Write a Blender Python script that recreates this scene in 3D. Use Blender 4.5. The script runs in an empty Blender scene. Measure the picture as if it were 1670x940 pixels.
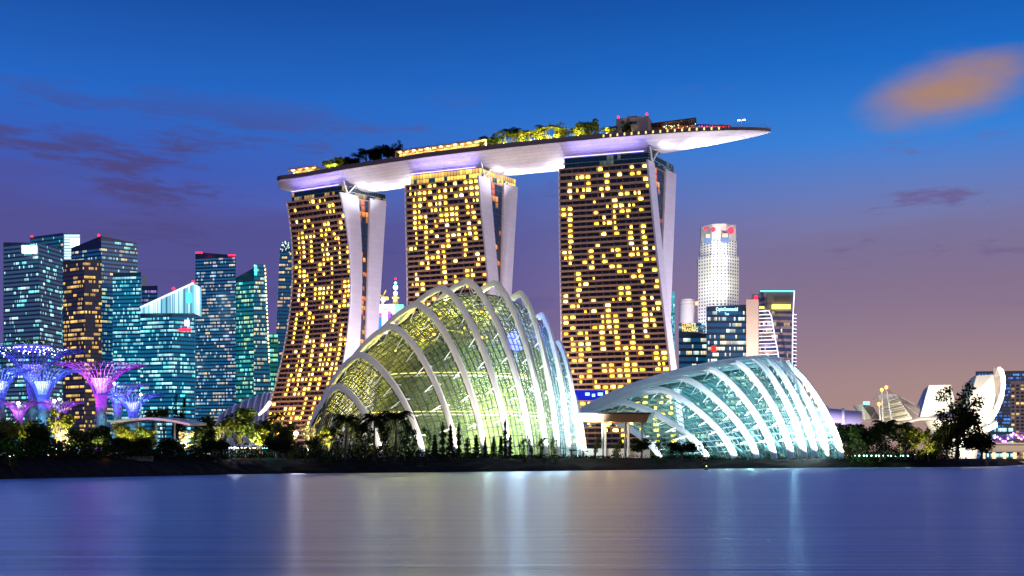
import bpy, bmesh, math, random
import numpy as np
from mathutils import Vector, Matrix
R = math.radians
random.seed(11)
scene = bpy.context.scene
COL = scene.collection

# ------------------------------------------------------------------ camera
F, CX, HZ, CZ = 1825.0, 835.0, 750.0, 3.0      # focal length in photo pixels, principal column, horizon row, eye height
cam = bpy.data.cameras.new('camera')
cam.sensor_width = 36; cam.lens = 36 * F / 1670; cam.shift_y = (HZ - 470) / 1670
cam.clip_start = 0.5; cam.clip_end = 20000
camo = bpy.data.objects.new('camera', cam); COL.objects.link(camo)
camo.location = (0, 0, CZ); camo.rotation_euler = (R(90), 0, 0)
scene.camera = camo

# ------------------------------------------------------------------ node helpers
class NT:
    def __init__(s, tree): s.t = tree; s.n = tree.nodes; s.l = tree.links
    def new(s, t, **k):
        n = s.n.new(t)
        for a, b in k.items(): setattr(n, a, b)
        return n
    def put(s, sock, v):
        if isinstance(v, bpy.types.NodeSocket): s.l.new(v, sock)
        elif v is not None:
            if hasattr(sock.default_value, '__len__') and not hasattr(v, '__len__'): v = (v, v, v)
            if sock.type == 'RGBA' and len(v) == 3: v = (*v, 1)
            sock.default_value = v
    def m(s, op, a, b=None, c=None, clamp=False):
        n = s.new('ShaderNodeMath', operation=op, use_clamp=clamp)
        for i, v in enumerate((a, b, c)):
            if v is not None: s.put(n.inputs[i], v)
        return n.outputs[0]
    def mix(s, f, a, b, mode='MIX'):
        n = s.new('ShaderNodeMix', data_type='RGBA', blend_type=mode)
        s.put(n.inputs[0], f); s.put(n.inputs[6], a); s.put(n.inputs[7], b)
        return n.outputs[2]
    def xyz(s, v):
        n = s.new('ShaderNodeSeparateXYZ'); s.put(n.inputs[0], v); return n.outputs
    def comb(s, x, y, z=0.0):
        n = s.new('ShaderNodeCombineXYZ')
        for i, v in enumerate((x, y, z)): s.put(n.inputs[i], v)
        return n.outputs[0]
    def noise(s, vec, scale, detail=3, rough=.5, dim='3D'):
        n = s.new('ShaderNodeTexNoise', noise_dimensions=dim)
        if vec is not None: s.put(n.inputs['Vector'], vec)
        n.inputs['Scale'].default_value = scale; n.inputs['Detail'].default_value = detail; n.inputs['Roughness'].default_value = rough
        return n.outputs['Fac']
    def white(s, vec):
        n = s.new('ShaderNodeTexWhiteNoise', noise_dimensions='3D'); s.put(n.inputs['Vector'], vec); return n.outputs
    def ramp(s, f, pts, interp='LINEAR'):
        n = s.new('ShaderNodeValToRGB'); cr = n.color_ramp; cr.interpolation = interp
        while len(cr.elements) < len(pts): cr.elements.new(0.5)
        for e, (p, c) in zip(cr.elements, pts):
            e.position = p; e.color = (*c, 1) if len(c) == 3 else c
        s.put(n.inputs[0], f); return n.outputs[0]
    def sstep(s, v, a, b):
        n = s.new('ShaderNodeMapRange', interpolation_type='SMOOTHSTEP')
        s.put(n.inputs[0], v); n.inputs[1].default_value = a; n.inputs[2].default_value = b
        n.inputs[3].default_value = 0; n.inputs[4].default_value = 1
        return n.outputs[0]
def lin(r, g, b):
    f = lambda c: (c/255/12.92) if c/255 <= .04045 else ((c/255+.055)/1.055)**2.4
    return (f(r), f(g), f(b))

# ------------------------------------------------------------------ world: dusk sky
world = bpy.data.worlds.new('World'); scene.world = world; world.use_nodes = True
W = NT(world.node_tree); W.n.clear()
dirv = W.new('ShaderNodeTexCoord').outputs['Generated']
dx, dy, dz = W.xyz(dirv)[0:3]
hl = W.m('SQRT', W.m('ADD', W.m('MULTIPLY', dx, dx), W.m('MULTIPLY', dy, dy)))
hl = W.m('MAXIMUM', hl, 1e-3)
tan_e = W.m('DIVIDE', dz, hl)                    # tangent of elevation
az = W.m('DIVIDE', dx, hl)                       # sine of azimuth, 0 = view direction
e01 = W.m('DIVIDE', tan_e, 0.5, clamp=True)
# dusk colours by elevation, towards the left (purple) and towards the right (tan city glow)
left = W.ramp(e01, [(0, lin(118, 92, 156)), (.22, lin(100, 90, 160)), (.38, lin(80, 82, 166)), (.50, lin(52, 84, 180)), (.62, lin(22, 98, 196)), (.80, lin(0, 72, 160)), (1, lin(0, 58, 140))])
right = W.ramp(e01, [(0, lin(172, 142, 134)), (.14, lin(164, 134, 136)), (.30, lin(140, 118, 148)), (.42, lin(112, 118, 172)), (.55, lin(50, 126, 214)), (.68, lin(12, 104, 198)), (.82, lin(0, 80, 170)), (1, lin(0, 62, 148))])
fa = W.sstep(az, -.34, .36)
sky = W.mix(fa, left, right)
# streaky mauve clouds in front of the blue
cv = W.comb(W.m('MULTIPLY', az, 2.4), W.m('MULTIPLY', tan_e, 11.0), 3.1)
cn = W.noise(cv, 2.3, 8, .66)
lowmask = W.m('MULTIPLY', W.sstep(tan_e, .10, .2), W.m('SUBTRACT', 1.0, W.sstep(tan_e, .235, .345)))
lefty = W.m('SUBTRACT', 1.0, W.sstep(az, -.36, .1))
thr = W.m('SUBTRACT', .595, W.m('ADD', W.m('MULTIPLY', lefty, .055), 0.0))
cl = W.m('MULTIPLY', W.sstep(W.m('SUBTRACT', cn, thr), -.03, .07), lowmask)
sky = W.mix(W.m('MULTIPLY', cl, .95), sky, W.mix(fa, lin(70, 60, 122), lin(104, 92, 146)))
# purple cloud bank low on the left
bn = W.noise(W.comb(W.m('MULTIPLY', az, 1.6), W.m('MULTIPLY', tan_e, 7.0), 9.0), 2.2, 5, .55)
bank = W.m('MULTIPLY', W.m('SUBTRACT', 1.0, W.sstep(W.m('ADD', tan_e, W.m('MULTIPLY', W.m('SUBTRACT', bn, .5), -.16)), .19, .245)), W.m('SUBTRACT', 1.0, W.sstep(az, -.12, .2)))
sky = W.mix(W.m('MULTIPLY', bank, .75), sky, lin(74, 68, 136))
bank2 = W.m('MULTIPLY', W.m('SUBTRACT', 1.0, W.sstep(W.m('ADD', tan_e, W.m('MULTIPLY', W.m('SUBTRACT', bn, .5), -.14)), .17, .215)), W.m('MULTIPLY', W.sstep(az, .08, .25), W.sstep(tan_e, .04, .16)))
sky = W.mix(W.m('MULTIPLY', bank2, .45), sky, lin(112, 96, 132))
# one orange-lit cloud high on the right
ox = W.m('DIVIDE', W.m('SUBTRACT', az, .362), .062)
oy = W.m('DIVIDE', W.m('SUBTRACT', W.m('SUBTRACT', tan_e, .309), W.m('MULTIPLY', W.m('SUBTRACT', az, .362), .12)), .031)
od = W.m('ADD', W.m('MULTIPLY', ox, ox), W.m('MULTIPLY', oy, oy))
on = W.noise(W.comb(W.m('MULTIPLY', az, 6), W.m('MULTIPLY', tan_e, 16), 1.0), 2.0, 5, .55)
oc = W.m('SUBTRACT', 1.0, W.sstep(W.m('ADD', od, W.m('MULTIPLY', W.m('SUBTRACT', on, .5), 2.0)), -.4, 1.5))
sky = W.mix(W.m('MULTIPLY', oc, .95), sky, W.mix(W.sstep(od, .0, 1.7), lin(172, 130, 106), lin(138, 112, 122)))
neb = W.new('ShaderNodeTexSky', sky_type='NISHITA'); neb.sun_disc = False
neb.sun_elevation = R(2); neb.sun_rotation = R(150)
tot = W.mix(.010, sky, neb.outputs[0], 'ADD')
bg = W.new('ShaderNodeBackground'); W.put(bg.inputs[0], tot); bg.inputs[1].default_value = 1.0
W.l.new(bg.outputs[0], W.new('ShaderNodeOutputWorld').inputs[0])

# ------------------------------------------------------------------ dim broad twilight, added from behind the camera's right shoulder to light the facades
sl = bpy.data.lights.new('dusk_fill', 'SUN'); sl.energy = 0.6; sl.angle = R(40); sl.color = (1.0, .88, .86)
so = bpy.data.objects.new('dusk_fill', sl); COL.objects.link(so)
so.rotation_euler = Vector((-.62, .62, -.42)).to_track_quat('-Z', 'Y').to_euler()

vs = scene.view_settings
scene.display_settings.display_device = 'sRGB'
vs.view_transform = 'Standard'; vs.look = 'None'; vs.exposure = 0.0; vs.gamma = 1.0; vs.use_curve_mapping = False
scene.render.engine = 'CYCLES'
cy = scene.cycles
cy.use_denoising = True; cy.max_bounces = 6; cy.diffuse_bounces = 2; cy.glossy_bounces = 3; cy.transparent_max_bounces = 14
cy.sample_clamp_indirect = 4.0; cy.caustics_reflective = False; cy.caustics_refractive = False

# ------------------------------------------------------------------ geometry helpers
def P(px, py, Y): return Vector(((px-CX)*Y/F, Y, CZ + (HZ-py)*Y/F))
def G(px, Y, z=3.5): return Vector(((px-CX)*Y/F, Y, z))
def zat(py, Y): return CZ + (HZ-py)*Y/F
def wloc(p):
    v = Vector((0, 0, 0))
    while p is not None: v = v + p.location; p = p.parent
    return v
class MB:
    def __init__(s): s.v = []; s.f = []; s.mi = []; s.uv = []
    def face(s, pts, mi=0, uv=None):
        b = len(s.v); s.v += [tuple(p) for p in pts]
        s.f.append(tuple(range(b, b+len(pts)))); s.mi.append(mi); s.uv.append(uv)
    def add(s, verts, faces, mi=0):
        b = len(s.v); s.v += [tuple(p) for p in verts]
        for f in faces: s.f.append(tuple(i+b for i in f)); s.mi.append(mi); s.uv.append(None)
    def hexa(s, p, mi=0):                        # 8 points: bottom ring 0-3, top ring 4-7
        s.add(p, [(3,2,1,0),(4,5,6,7),(0,1,5,4),(1,2,6,5),(2,3,7,6),(3,0,4,7)], mi)
    def box(s, c, size, rz=0, mi=0, bev=0):
        x, y, z = size[0]/2, size[1]/2, size[2]/2; ca, sa = math.cos(rz), math.sin(rz)
        q = [(-x,-y),(x,-y),(x,y),(-x,y)]
        pts = [(c[0]+a*ca-b*sa, c[1]+a*sa+b*ca, c[2]+k) for k in (-z, z) for a, b in q]
        s.hexa(pts, mi)
    def prism(s, poly, z0, z1, mi=0):
        n = len(poly); zz = z1 if hasattr(z1, '__len__') else [z1]*n
        v = [(p[0], p[1], z0) for p in poly] + [(p[0], p[1], zz[i]) for i, p in enumerate(poly)]
        s.add(v, [tuple(range(n-1, -1, -1)), tuple(range(n, 2*n))] + [(i, (i+1) % n, n+(i+1) % n, n+i) for i in range(n)], mi)
    def tube(s, pts, rad, sides=6, mi=0, cap=True):
        pts = [Vector(p) for p in pts]; n = len(pts); rings = []
        up = Vector((0, 0, 1)); prev = None
        for i, p in enumerate(pts):
            t = (pts[min(i+1, n-1)] - pts[max(i-1, 0)]).normalized()
            a = (prev - t*prev.dot(t)) if prev is not None else t.cross(up if abs(t.z) < .95 else Vector((1, 0, 0)))
            a.normalize(); prev = a; b = t.cross(a)
            r = rad[i] if hasattr(rad, '__len__') else rad
            rings.append([p + (a*math.cos(k*2*math.pi/sides) + b*math.sin(k*2*math.pi/sides))*r for k in range(sides)])
        v = [q for ring in rings for q in ring]
        f = [(i*sides+k, i*sides+(k+1) % sides, (i+1)*sides+(k+1) % sides, (i+1)*sides+k) for i in range(n-1) for k in range(sides)]
        if cap: f += [tuple(range(sides-1, -1, -1)), tuple(range((n-1)*sides, n*sides))]
        s.add(v, f, mi)
    def loft(s, rings, mi=0, closed=True, caps=True):
        m = len(rings[0]); v = [q for r in rings for q in r]; f = []
        for i in range(len(rings)-1):
            for k in range(m if closed else m-1):
                f.append((i*m+k, i*m+(k+1) % m, (i+1)*m+(k+1) % m, (i+1)*m+k))
        if caps and closed: f += [tuple(range(m-1, -1, -1)), tuple(range((len(rings)-1)*m, len(rings)*m))]
        s.add(v, f, mi)
    def lathe(s, c, prof, n=20, mi=0):
        s.loft([[(c[0]+r*math.cos(k*2*math.pi/n), c[1]+r*math.sin(k*2*math.pi/n), c[2]+z) for k in range(n)] for r, z in prof], mi)
    def sphere(s, c, r, n=10, mi=0, sz=1.0):
        s.lathe((c[0], c[1], c[2]), [(max(.001, r*math.sin(a)), -r*sz*math.cos(a)) for a in [math.pi*i/6 for i in range(7)]], n, mi)
    def mesh(s, name, mats, off=(0, 0, 0), smooth=False):
        me = bpy.data.meshes.new(name)
        me.from_pydata([(a-off[0], b-off[1], c-off[2]) for a, b, c in s.v], [], s.f)
        for m in (mats if isinstance(mats, (list, tuple)) else [mats]): me.materials.append(m)
        me.polygons.foreach_set('material_index', s.mi)
        if any(u is not None for u in s.uv):
            ul = me.uv_layers.new(name='UVMap').data
            for poly, u in zip(me.polygons, s.uv):
                if u is not None:
                    for k, li in enumerate(poly.loop_indices): ul[li].uv = u[k]
        if smooth: me.polygons.foreach_set('use_smooth', [True]*len(me.polygons))
        me.update(); return me
    def build(s, name, mats, parent=None, smooth=False, fix=True):
        me = s.mesh(name, mats, wloc(parent) if parent else (0, 0, 0), smooth)
        if fix:
            bm = bmesh.new(); bm.from_mesh(me); bmesh.ops.recalc_face_normals(bm, faces=bm.faces); bm.to_mesh(me); bm.free()
        o = bpy.data.objects.new(name, me); COL.objects.link(o)
        if parent: o.parent = parent
        return o
def tag(o, label=None, cat=None, group=None, kind=None):
    if label: o['label'] = label
    if cat: o['category'] = cat
    if group: o['group'] = group
    if kind: o['kind'] = kind
    return o
def thing(name, label, cat, loc, group=None):
    o = bpy.data.objects.new(name, None); COL.objects.link(o); o.location = loc; o.empty_display_size = .5
    return tag(o, label, cat, group)
def lamp(kind, loc, energy, color, parent=None, size=.5, aim=None, spot=None, blend=.6, name='lamp'):
    l = bpy.data.lights.new(name, kind); l.energy = energy; l.color = color
    if kind in ('POINT', 'SPOT'): l.shadow_soft_size = size
    if kind == 'AREA':
        l.shape = 'RECTANGLE'; l.size, l.size_y = size if hasattr(size, '__len__') else (size, size)
    if spot: l.spot_size = R(spot); l.spot_blend = blend
    o = bpy.data.objects.new(name, l); COL.objects.link(o)
    loc = Vector(loc)
    if aim is not None: o.rotation_euler = (Vector(aim)-loc).to_track_quat('-Z', 'Y').to_euler()
    if parent: o.parent = parent; o.location = loc - wloc(parent)
    else: o.location = loc
    return o

# ------------------------------------------------------------------ materials
MATS = {}
def mat(name, base=(.5, .5, .5), rough=.6, metal=0.0, emit=None, es=0.0, var=.12, scale=.4, bump=0.0, spec=.5, coord='Object'):
    if name in MATS: return MATS[name]
    m = bpy.data.materials.new(name); m.use_nodes = True; T = NT(m.node_tree); T.n.clear()
    b = T.new('ShaderNodeBsdfPrincipled'); o = T.new('ShaderNodeOutputMaterial'); T.l.new(b.outputs[0], o.inputs[0])
    n = T.noise(T.new('ShaderNodeTexCoord').outputs[coord], scale, 5, .6)
    k = T.m('ADD', T.m('MULTIPLY', n, 2*var), 1-var)
    T.put(b.inputs['Base Color'], T.mix(1.0, base, T.comb(k, k, k), 'MULTIPLY'))
    b.inputs['Roughness'].default_value = rough; b.inputs['Metallic'].default_value = metal; b.inputs['Specular IOR Level'].default_value = spec
    if emit is not None:
        T.put(b.inputs['Emission Color'], emit); b.inputs['Emission Strength'].default_value = es
    if bump:
        bn = T.new('ShaderNodeBump'); bn.inputs['Strength'].default_value = bump; T.put(bn.inputs['Height'], n); T.l.new(bn.outputs[0], b.inputs['Normal'])
    MATS[name] = m; return m
def panel_mat(name, base, line, bw, bh, rough=.4, mortar=.03, var=.06, metal=0.0):
    """cladding panels: joints from a brick texture in metres (UV if given, else object x / z)"""
    m = bpy.data.materials.new(name); m.use_nodes = True; T = NT(m.node_tree); T.n.clear()
    b = T.new('ShaderNodeBsdfPrincipled'); o = T.new('ShaderNodeOutputMaterial'); T.l.new(b.outputs[0], o.inputs[0])
    c = T.new('ShaderNodeTexCoord')
    x = T.xyz(c.outputs['Object'])
    vec = T.comb(T.m('ADD', x[0], T.m('MULTIPLY', x[1], .7)), x[2])
    br = T.new('ShaderNodeTexBrick'); T.put(br.inputs['Vector'], vec)
    br.inputs['Scale'].default_value = 1; br.inputs['Brick Width'].default_value = bw; br.inputs['Row Height'].default_value = bh
    br.inputs['Mortar Size'].default_value = mortar
    a = tuple(v*(1-var) for v in base); d = tuple(min(1, v*(1+var)) for v in base)
    T.put(br.inputs['Color1'], a); T.put(br.inputs['Color2'], d); T.put(br.inputs['Mortar'], line)
    n = T.noise(c.outputs['Object'], .15, 4, .6)
    k = T.m('ADD', T.m('MULTIPLY', n, .2), .9)
    T.put(b.inputs['Base Color'], T.mix(1.0, br.outputs[0], T.comb(k, k, k), 'MULTIPLY'))
    b.inputs['Roughness'].default_value = rough; b.inputs['Metallic'].default_value = metal
    return m
def room(name, s):
    """a lit hotel room seen through its window: drawn curtains at the sides, a bright lamp zone, a dim ceiling"""
    m = bpy.data.materials.new(name); m.use_nodes = True; T = NT(m.node_tree); T.n.clear()
    e = T.new('ShaderNodeEmission'); o = T.new('ShaderNodeOutputMaterial'); T.l.new(e.outputs[0], o.inputs[0])
    g = T.m('FRACT', T.m('ADD', T.m('MULTIPLY', T.new('ShaderNodeObjectInfo').outputs['Random'], 7.3), T.new('ShaderNodeNewGeometry').outputs['Random Per Island']))
    w = T.white(T.comb(g, 1.0, 2.0)); w2 = T.white(T.comb(g, 5.0, 2.0)); r1, r2, r3 = T.xyz(w[1])[0:3]; r4, r5, r6 = T.xyz(w2[1])[0:3]
    u, v = T.xyz(T.new('ShaderNodeTexCoord').outputs['UV'])[0:2]
    cl_ = T.m('LESS_THAN', u, T.m('MULTIPLY', r1, .34)); cr_ = T.m('GREATER_THAN', u, T.m('SUBTRACT', 1.0, T.m('MULTIPLY', r2, .34)))
    cur = T.m('MAXIMUM', cl_, cr_)
    du = T.m('SUBTRACT', u, T.m('ADD', .25, T.m('MULTIPLY', r3, .5))); dv = T.m('SUBTRACT', v, T.m('ADD', .3, T.m('MULTIPLY', r4, .4)))
    gl = T.m('POWER', 2.718, T.m('MULTIPLY', T.m('ADD', T.m('MULTIPLY', du, du), T.m('MULTIPLY', dv, dv)), -6.0))
    mull = T.m('LESS_THAN', T.m('ABSOLUTE', T.m('SUBTRACT', u, .5)), .025)
    k = T.m('MULTIPLY', T.m('ADD', .22, T.m('MULTIPLY', gl, 1.25)), T.m('SUBTRACT', 1.0, T.m('MULTIPLY', cur, .62)))
    k = T.m('MULTIPLY', k, T.m('MULTIPLY', T.m('ADD', .30, T.m('MULTIPLY', T.m('POWER', r5, 1.3), 1.2)), T.m('SUBTRACT', 1.0, T.m('MULTIPLY', mull, .7))))
    T.put(e.inputs[0], T.mix(T.m('POWER', r6, 2.2), lin(255, 204, 58), T.mix(T.m('GREATER_THAN', r3, .6), lin(255, 165, 50), lin(255, 228, 130)))); T.put(e.inputs[1], T.m('MULTIPLY', k, s))
    return m
def emit(name, col, s, var=.0):
    m = bpy.data.materials.new(name); m.use_nodes = True; T = NT(m.node_tree); T.n.clear()
    e = T.new('ShaderNodeEmission'); o = T.new('ShaderNodeOutputMaterial'); T.l.new(e.outputs[0], o.inputs[0])
    T.put(e.inputs[0], col); e.inputs[1].default_value = s
    if var:
        oi = T.new('ShaderNodeObjectInfo').outputs['Random']; gi = T.new('ShaderNodeNewGeometry').outputs['Random Per Island']
        r = T.m('FRACT', T.m('ADD', T.m('MULTIPLY', oi, 7.3), gi))
        n = T.noise(T.new('ShaderNodeTexCoord').outputs['Object'], .9, 2)
        T.put(e.inputs[1], T.m('MULTIPLY', T.m('ADD', 1-var, T.m('MULTIPLY', r, 2*var)), T.m('MULTIPLY', T.m('ADD', n, .5), s)))
        r2 = T.white(T.comb(r, 3.0, 1.0))[0]
        T.put(e.inputs[0], T.mix(T.m('MULTIPLY', r2, .75), col, (col[0], col[1]*.62, col[2]*.3)))
    return m
def office(name, glass, wall, litA, litB, frac, strength, cw=1.6, glow=(0, .02, .03), cluster=.5, mull=.12, seed=0.0, floor_lit=.12):
    """one floor's glazing: UV x in metres along the wall, UV y = storey number; lit rooms in runs"""
    m = bpy.data.materials.new(name); m.use_nodes = True; T = NT(m.node_tree); T.n.clear()
    b = T.new('ShaderNodeBsdfPrincipled'); o = T.new('ShaderNodeOutputMaterial'); T.l.new(b.outputs[0], o.inputs[0])
    u, v = T.xyz(T.new('ShaderNodeTexCoord').outputs['UV'])[0:2]
    uc = T.m('DIVIDE', u, cw); cell = T.m('FLOOR', uc); fr = T.m('FRACT', uc); st = T.m('FLOOR', v)
    w1 = T.white(T.comb(cell, st, seed))[0]
    run = T.white(T.comb(T.m('FLOOR', T.m('DIVIDE', T.m('ADD', cell, T.m('MULTIPLY', T.white(T.comb(st, seed, 2.0))[0], 9)), 4.0)), st, seed+5))[0]
    fl = T.white(T.comb(st, seed+11, 0.0))[0]
    pr = T.m('ADD', T.m('MULTIPLY', w1, 1-cluster), T.m('MULTIPLY', run, cluster))
    full = T.m('LESS_THAN', fl, floor_lit)
    th = T.m('ADD', T.m('MULTIPLY', T.m('ADD', .3, T.m('MULTIPLY', fl, 1.5)), frac), T.m('MULTIPLY', full, .5))
    frac = frac*1.25; lit = T.m('MAXIMUM', T.m('MULTIPLY', T.m('LESS_THAN', run, th), T.m('LESS_THAN', w1, .62+.3*cluster)), T.m('LESS_THAN', w1, T.m('MULTIPLY', th, (.12+(1-cluster)*.3))))
    glassf = T.m('MULTIPLY', T.m('GREATER_THAN', fr, mull/2), T.m('LESS_THAN', fr, 1-mull/2))
    w2 = T.m('ADD', T.m('MULTIPLY', T.white(T.comb(cell, st, seed+20))[0], .4), T.m('MULTIPLY', T.white(T.comb(run, st, seed+21))[0], .6))
    vf = T.m('FRACT', v)
    bri = T.m('ADD', .25, T.m('MULTIPLY', T.m('POWER', w2, 2.0), 1.0))
    ceil = T.m('ADD', .55, T.m('MULTIPLY', vf, .7))
    em = T.mix(T.white(T.comb(run, st, seed+30))[0], litA, litB)
    k = T.m('MULTIPLY', T.m('MULTIPLY', bri, ceil), T.m('MULTIPLY', lit, strength*1.3))
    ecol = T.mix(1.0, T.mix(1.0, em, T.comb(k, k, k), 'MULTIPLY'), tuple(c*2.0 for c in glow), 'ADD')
    ecol = T.mix(glassf, (0, 0, 0), ecol)
    T.put(b.inputs['Emission Color'], ecol); b.inputs['Emission Strength'].default_value = 1.0
    T.put(b.inputs['Base Color'], T.mix(glassf, wall, glass))
    T.put(b.inputs['Roughness'], T.m('SUBTRACT', .5, T.m('MULTIPLY', glassf, .38)))
    return m
def foliage(name, c1, c2, scale=.8):
    m = bpy.data.materials.new(name); m.use_nodes = True; T = NT(m.node_tree); T.n.clear()
    d = T.new('ShaderNodeBsdfDiffuse'); t = T.new('ShaderNodeBsdfTranslucent'); x = T.new('ShaderNodeMixShader'); o = T.new('ShaderNodeOutputMaterial')
    g = T.new('ShaderNodeNewGeometry').outputs['Random Per Island']
    n = T.noise(T.new('ShaderNodeTexCoord').outputs['Object'], scale, 2)
    col = T.mix(T.m('ADD', T.m('MULTIPLY', g, .6), T.m('MULTIPLY', T.m('SUBTRACT', n, .3), .8), clamp=True), c1, c2)
    T.put(d.inputs[0], col); T.put(t.inputs[0], col); x.inputs[0].default_value = .3
    T.l.new(d.outputs[0], x.inputs[1]); T.l.new(t.outputs[0], x.inputs[2]); T.l.new(x.outputs[0], o.inputs[0])
    return m
def glasshouse(name, tint, gl, tr, dif=(.75, .85, .75), rough=.06):
    m = bpy.data.materials.new(name); m.use_nodes = True; T = NT(m.node_tree); T.n.clear()
    a = T.new('ShaderNodeBsdfTransparent'); b = T.new('ShaderNodeBsdfTranslucent'); c = T.new('ShaderNodeBsdfGlossy')
    T.put(a.inputs[0], tint); T.put(b.inputs[0], dif); c.inputs['Roughness'].default_value = rough; T.put(c.inputs[0], (.9, .95, 1))
    n = T.noise(T.new('ShaderNodeTexCoord').outputs['Object'], .22, 3, .6)
    x1 = T.new('ShaderNodeMixShader'); T.put(x1.inputs[0], T.m('MULTIPLY', T.m('ADD', n, .35), tr)); T.l.new(a.outputs[0], x1.inputs[1]); T.l.new(b.outputs[0], x1.inputs[2])
    x2 = T.new('ShaderNodeMixShader'); fr = T.new('ShaderNodeFresnel'); fr.inputs[0].default_value = 1.45
    T.put(x2.inputs[0], T.m('MULTIPLY', fr.outputs[0], gl)); T.l.new(x1.outputs[0], x2.inputs[1]); T.l.new(c.outputs[0], x2.inputs[2])
    T.l.new(x2.outputs[0], T.new('ShaderNodeOutputMaterial').inputs[0])
    return m

WHITE = mat('white_steel', (.78, .78, .78), .35, var=.06)
CLAD = panel_mat('white_cladding', (.76, .71, .77), (.56, .52, .57), 9.0, 3.32, .38, .05, .03)
HULL = panel_mat('hull_cladding', (.76, .73, .78), (.48, .46, .52), 4.0, 1.6, .32, .06, .05)
BROWN = mat('bronze_concrete', (.44, .27, .17), .6, var=.15)
FIN = mat('bay_fin_paint', (.16, .10, .08), .6)
RECESS = mat('recess_paint', (.035, .03, .045), .6)
DGLASS = mat('dark_glass', (.02, .03, .05), .08, var=.3)
TGLASS = mat('teal_glass', (.01, .06, .07), .08, emit=(.0, .05, .05), es=.3)
STEEL = mat('grey_steel', (.32, .32, .34), .45, .3)
DARK = mat('dark_paint', (.03, .03, .035), .5)
CONC = mat('pale_concrete', (.5, .47, .44), .7, var=.15, bump=.2)
BARK = mat('bark', (.04, .03, .02), .9, var=.3, scale=3)
LEAF = foliage('leaf_green', (.02, .038, .008), (.055, .08, .016))
LEAFD = foliage('leaf_dark', (.007, .013, .005), (.02, .03, .010))
LEAFY = foliage('leaf_olive', (.04, .055, .008), (.11, .12, .018))
LEAFP = foliage('leaf_pale', (.16, .15, .07), (.35, .30, .18))
RED = emit('red_beacon', (1, .012, .03), 6)
WARM = emit('warm_lamp', (1, .72, .30), 6)
YEL = room('room_light', 15.0)
ORANGE = emit('orange_light', lin(255, 120, 20), 1.2, .3)
COOL = emit('cool_lamp', (.85, .95, 1), 12)

# ------------------------------------------------------------------ setting: water, ground, bank
edge_px = [(-500, 150), (-120, 160), (0, 171), (120, 186), (250, 203), (380, 225), (480, 240), (700, 262), (960, 304), (1150, 365), (1400, 421), (1530, 450), (1600, 470), (1640, 520), (1665, 640), (1900, 760), (2600, 900)]
edge = [G(p, y, 0) for p, y in edge_px]
mb = MB(); mb.face([(-4000, -300, 0), (4000, -300, 0), (4000, 3000, 0), (-4000, 3000, 0)])
m = bpy.data.materials.new('bay_water'); m.use_nodes = True; T = NT(m.node_tree); T.n.clear()
b = T.new('ShaderNodeBsdfGlossy'); b2 = T.new('ShaderNodeBsdfDiffuse'); wm = T.new('ShaderNodeMixShader'); wf = T.new('ShaderNodeFresnel'); wf.inputs[0].default_value = 2.2
T.put(b2.inputs[0], (.003, .018, .06)); T.put(wm.inputs[0], T.m('ADD', .55, T.m('MULTIPLY', wf.outputs[0], .45)))
T.l.new(b2.outputs[0], wm.inputs[1]); T.l.new(b.outputs[0], wm.inputs[2]); T.l.new(wm.outputs[0], T.new('ShaderNodeOutputMaterial').inputs[0])
co = T.xyz(T.new('ShaderNodeTexCoord').outputs['Object'])
s1 = T.comb(T.m('MULTIPLY', co[0], .035), T.m('MULTIPLY', co[1], .55), 0.0)
s2 = T.comb(T.m('MULTIPLY', co[0], .012), T.m('MULTIPLY', co[1], .07), 4.0)
n1 = T.noise(s1, 1.0, 4, .6); n2 = T.noise(s2, 1.0, 3, .5)
T.put(b.inputs['Roughness'], T.m('ADD', .28, T.m('MULTIPLY', n1, .10)))
bn = T.new('ShaderNodeBump'); bn.inputs['Strength'].default_value = .6; bn.inputs['Distance'].default_value = .3
s3 = T.comb(T.m('MULTIPLY', co[0], .02), T.m('MULTIPLY', co[1], 1.5), 9.0); n3 = T.noise(s3, 1.0, 5, .65)
rip = T.m('ADD', .50, T.m('ADD', T.m('MULTIPLY', n1, .55), T.m('MULTIPLY', n3, .50)))
T.put(b.inputs[0], T.mix(1.0, (.54, .57, .70), T.comb(rip, rip, rip), 'MULTIPLY'))
T.put(bn.inputs['Height'], T.m('ADD', T.m('ADD', n1, T.m('MULTIPLY', n3, .5)), T.m('MULTIPLY', n2, .25))); T.l.new(bn.outputs[0], b.inputs['Normal'])
tag(mb.build('water', m), 'calm bay water smeared with coloured light reflections', 'water', kind='structure')
top_e = []
for i, p in enumerate(edge):
    a = edge[max(i-1, 0)]; c = edge[min(i+1, len(edge)-1)]; t = (c-a).normalized(); n = Vector((-t.y, t.x, 0))
    if n.y < 0: n = -n
    top_e.append(p + n*11)
gpoly = [(q.x, q.y, 3.5) for q in top_e] + [(6000, 12000, 3.5), (-6000, 12000, 3.5), (-1500, 60, 3.5)]
GRASS = mat('dark_lawn', (.025, .035, .014), .95, var=.5, scale=.25, bump=.4, spec=.05)
mb = MB(); mb.face(gpoly)
tag(mb.build('ground', GRASS), 'dark lawn and garden ground behind the shore', 'ground', kind='structure')
ROCK = mat('bank_rock', (.007, .007, .008), .9, var=.6, scale=.9, bump=1.0, spec=.05)
mb = MB(); rnd = random.Random(4)
rings = []
for i in range(len(edge)-1):
    for k in range(14):
        f = k/14; lo = edge[i].lerp(edge[i+1], f); hi = top_e[i].lerp(top_e[i+1], f); ring = []
        for j in range(7):
            q = lo.lerp(hi, j/6); zz = -.4 + 3.92*min(1, (j/6)**.8) + (rnd.uniform(-.22, .22) if 0 < j < 6 else 0)
            if j == 6: zz = 3.52; q = hi + (hi-lo)*.05
            ring.append((q.x, q.y, zz))
        rings.append(ring)
mb.loft(rings, closed=False)
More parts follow.
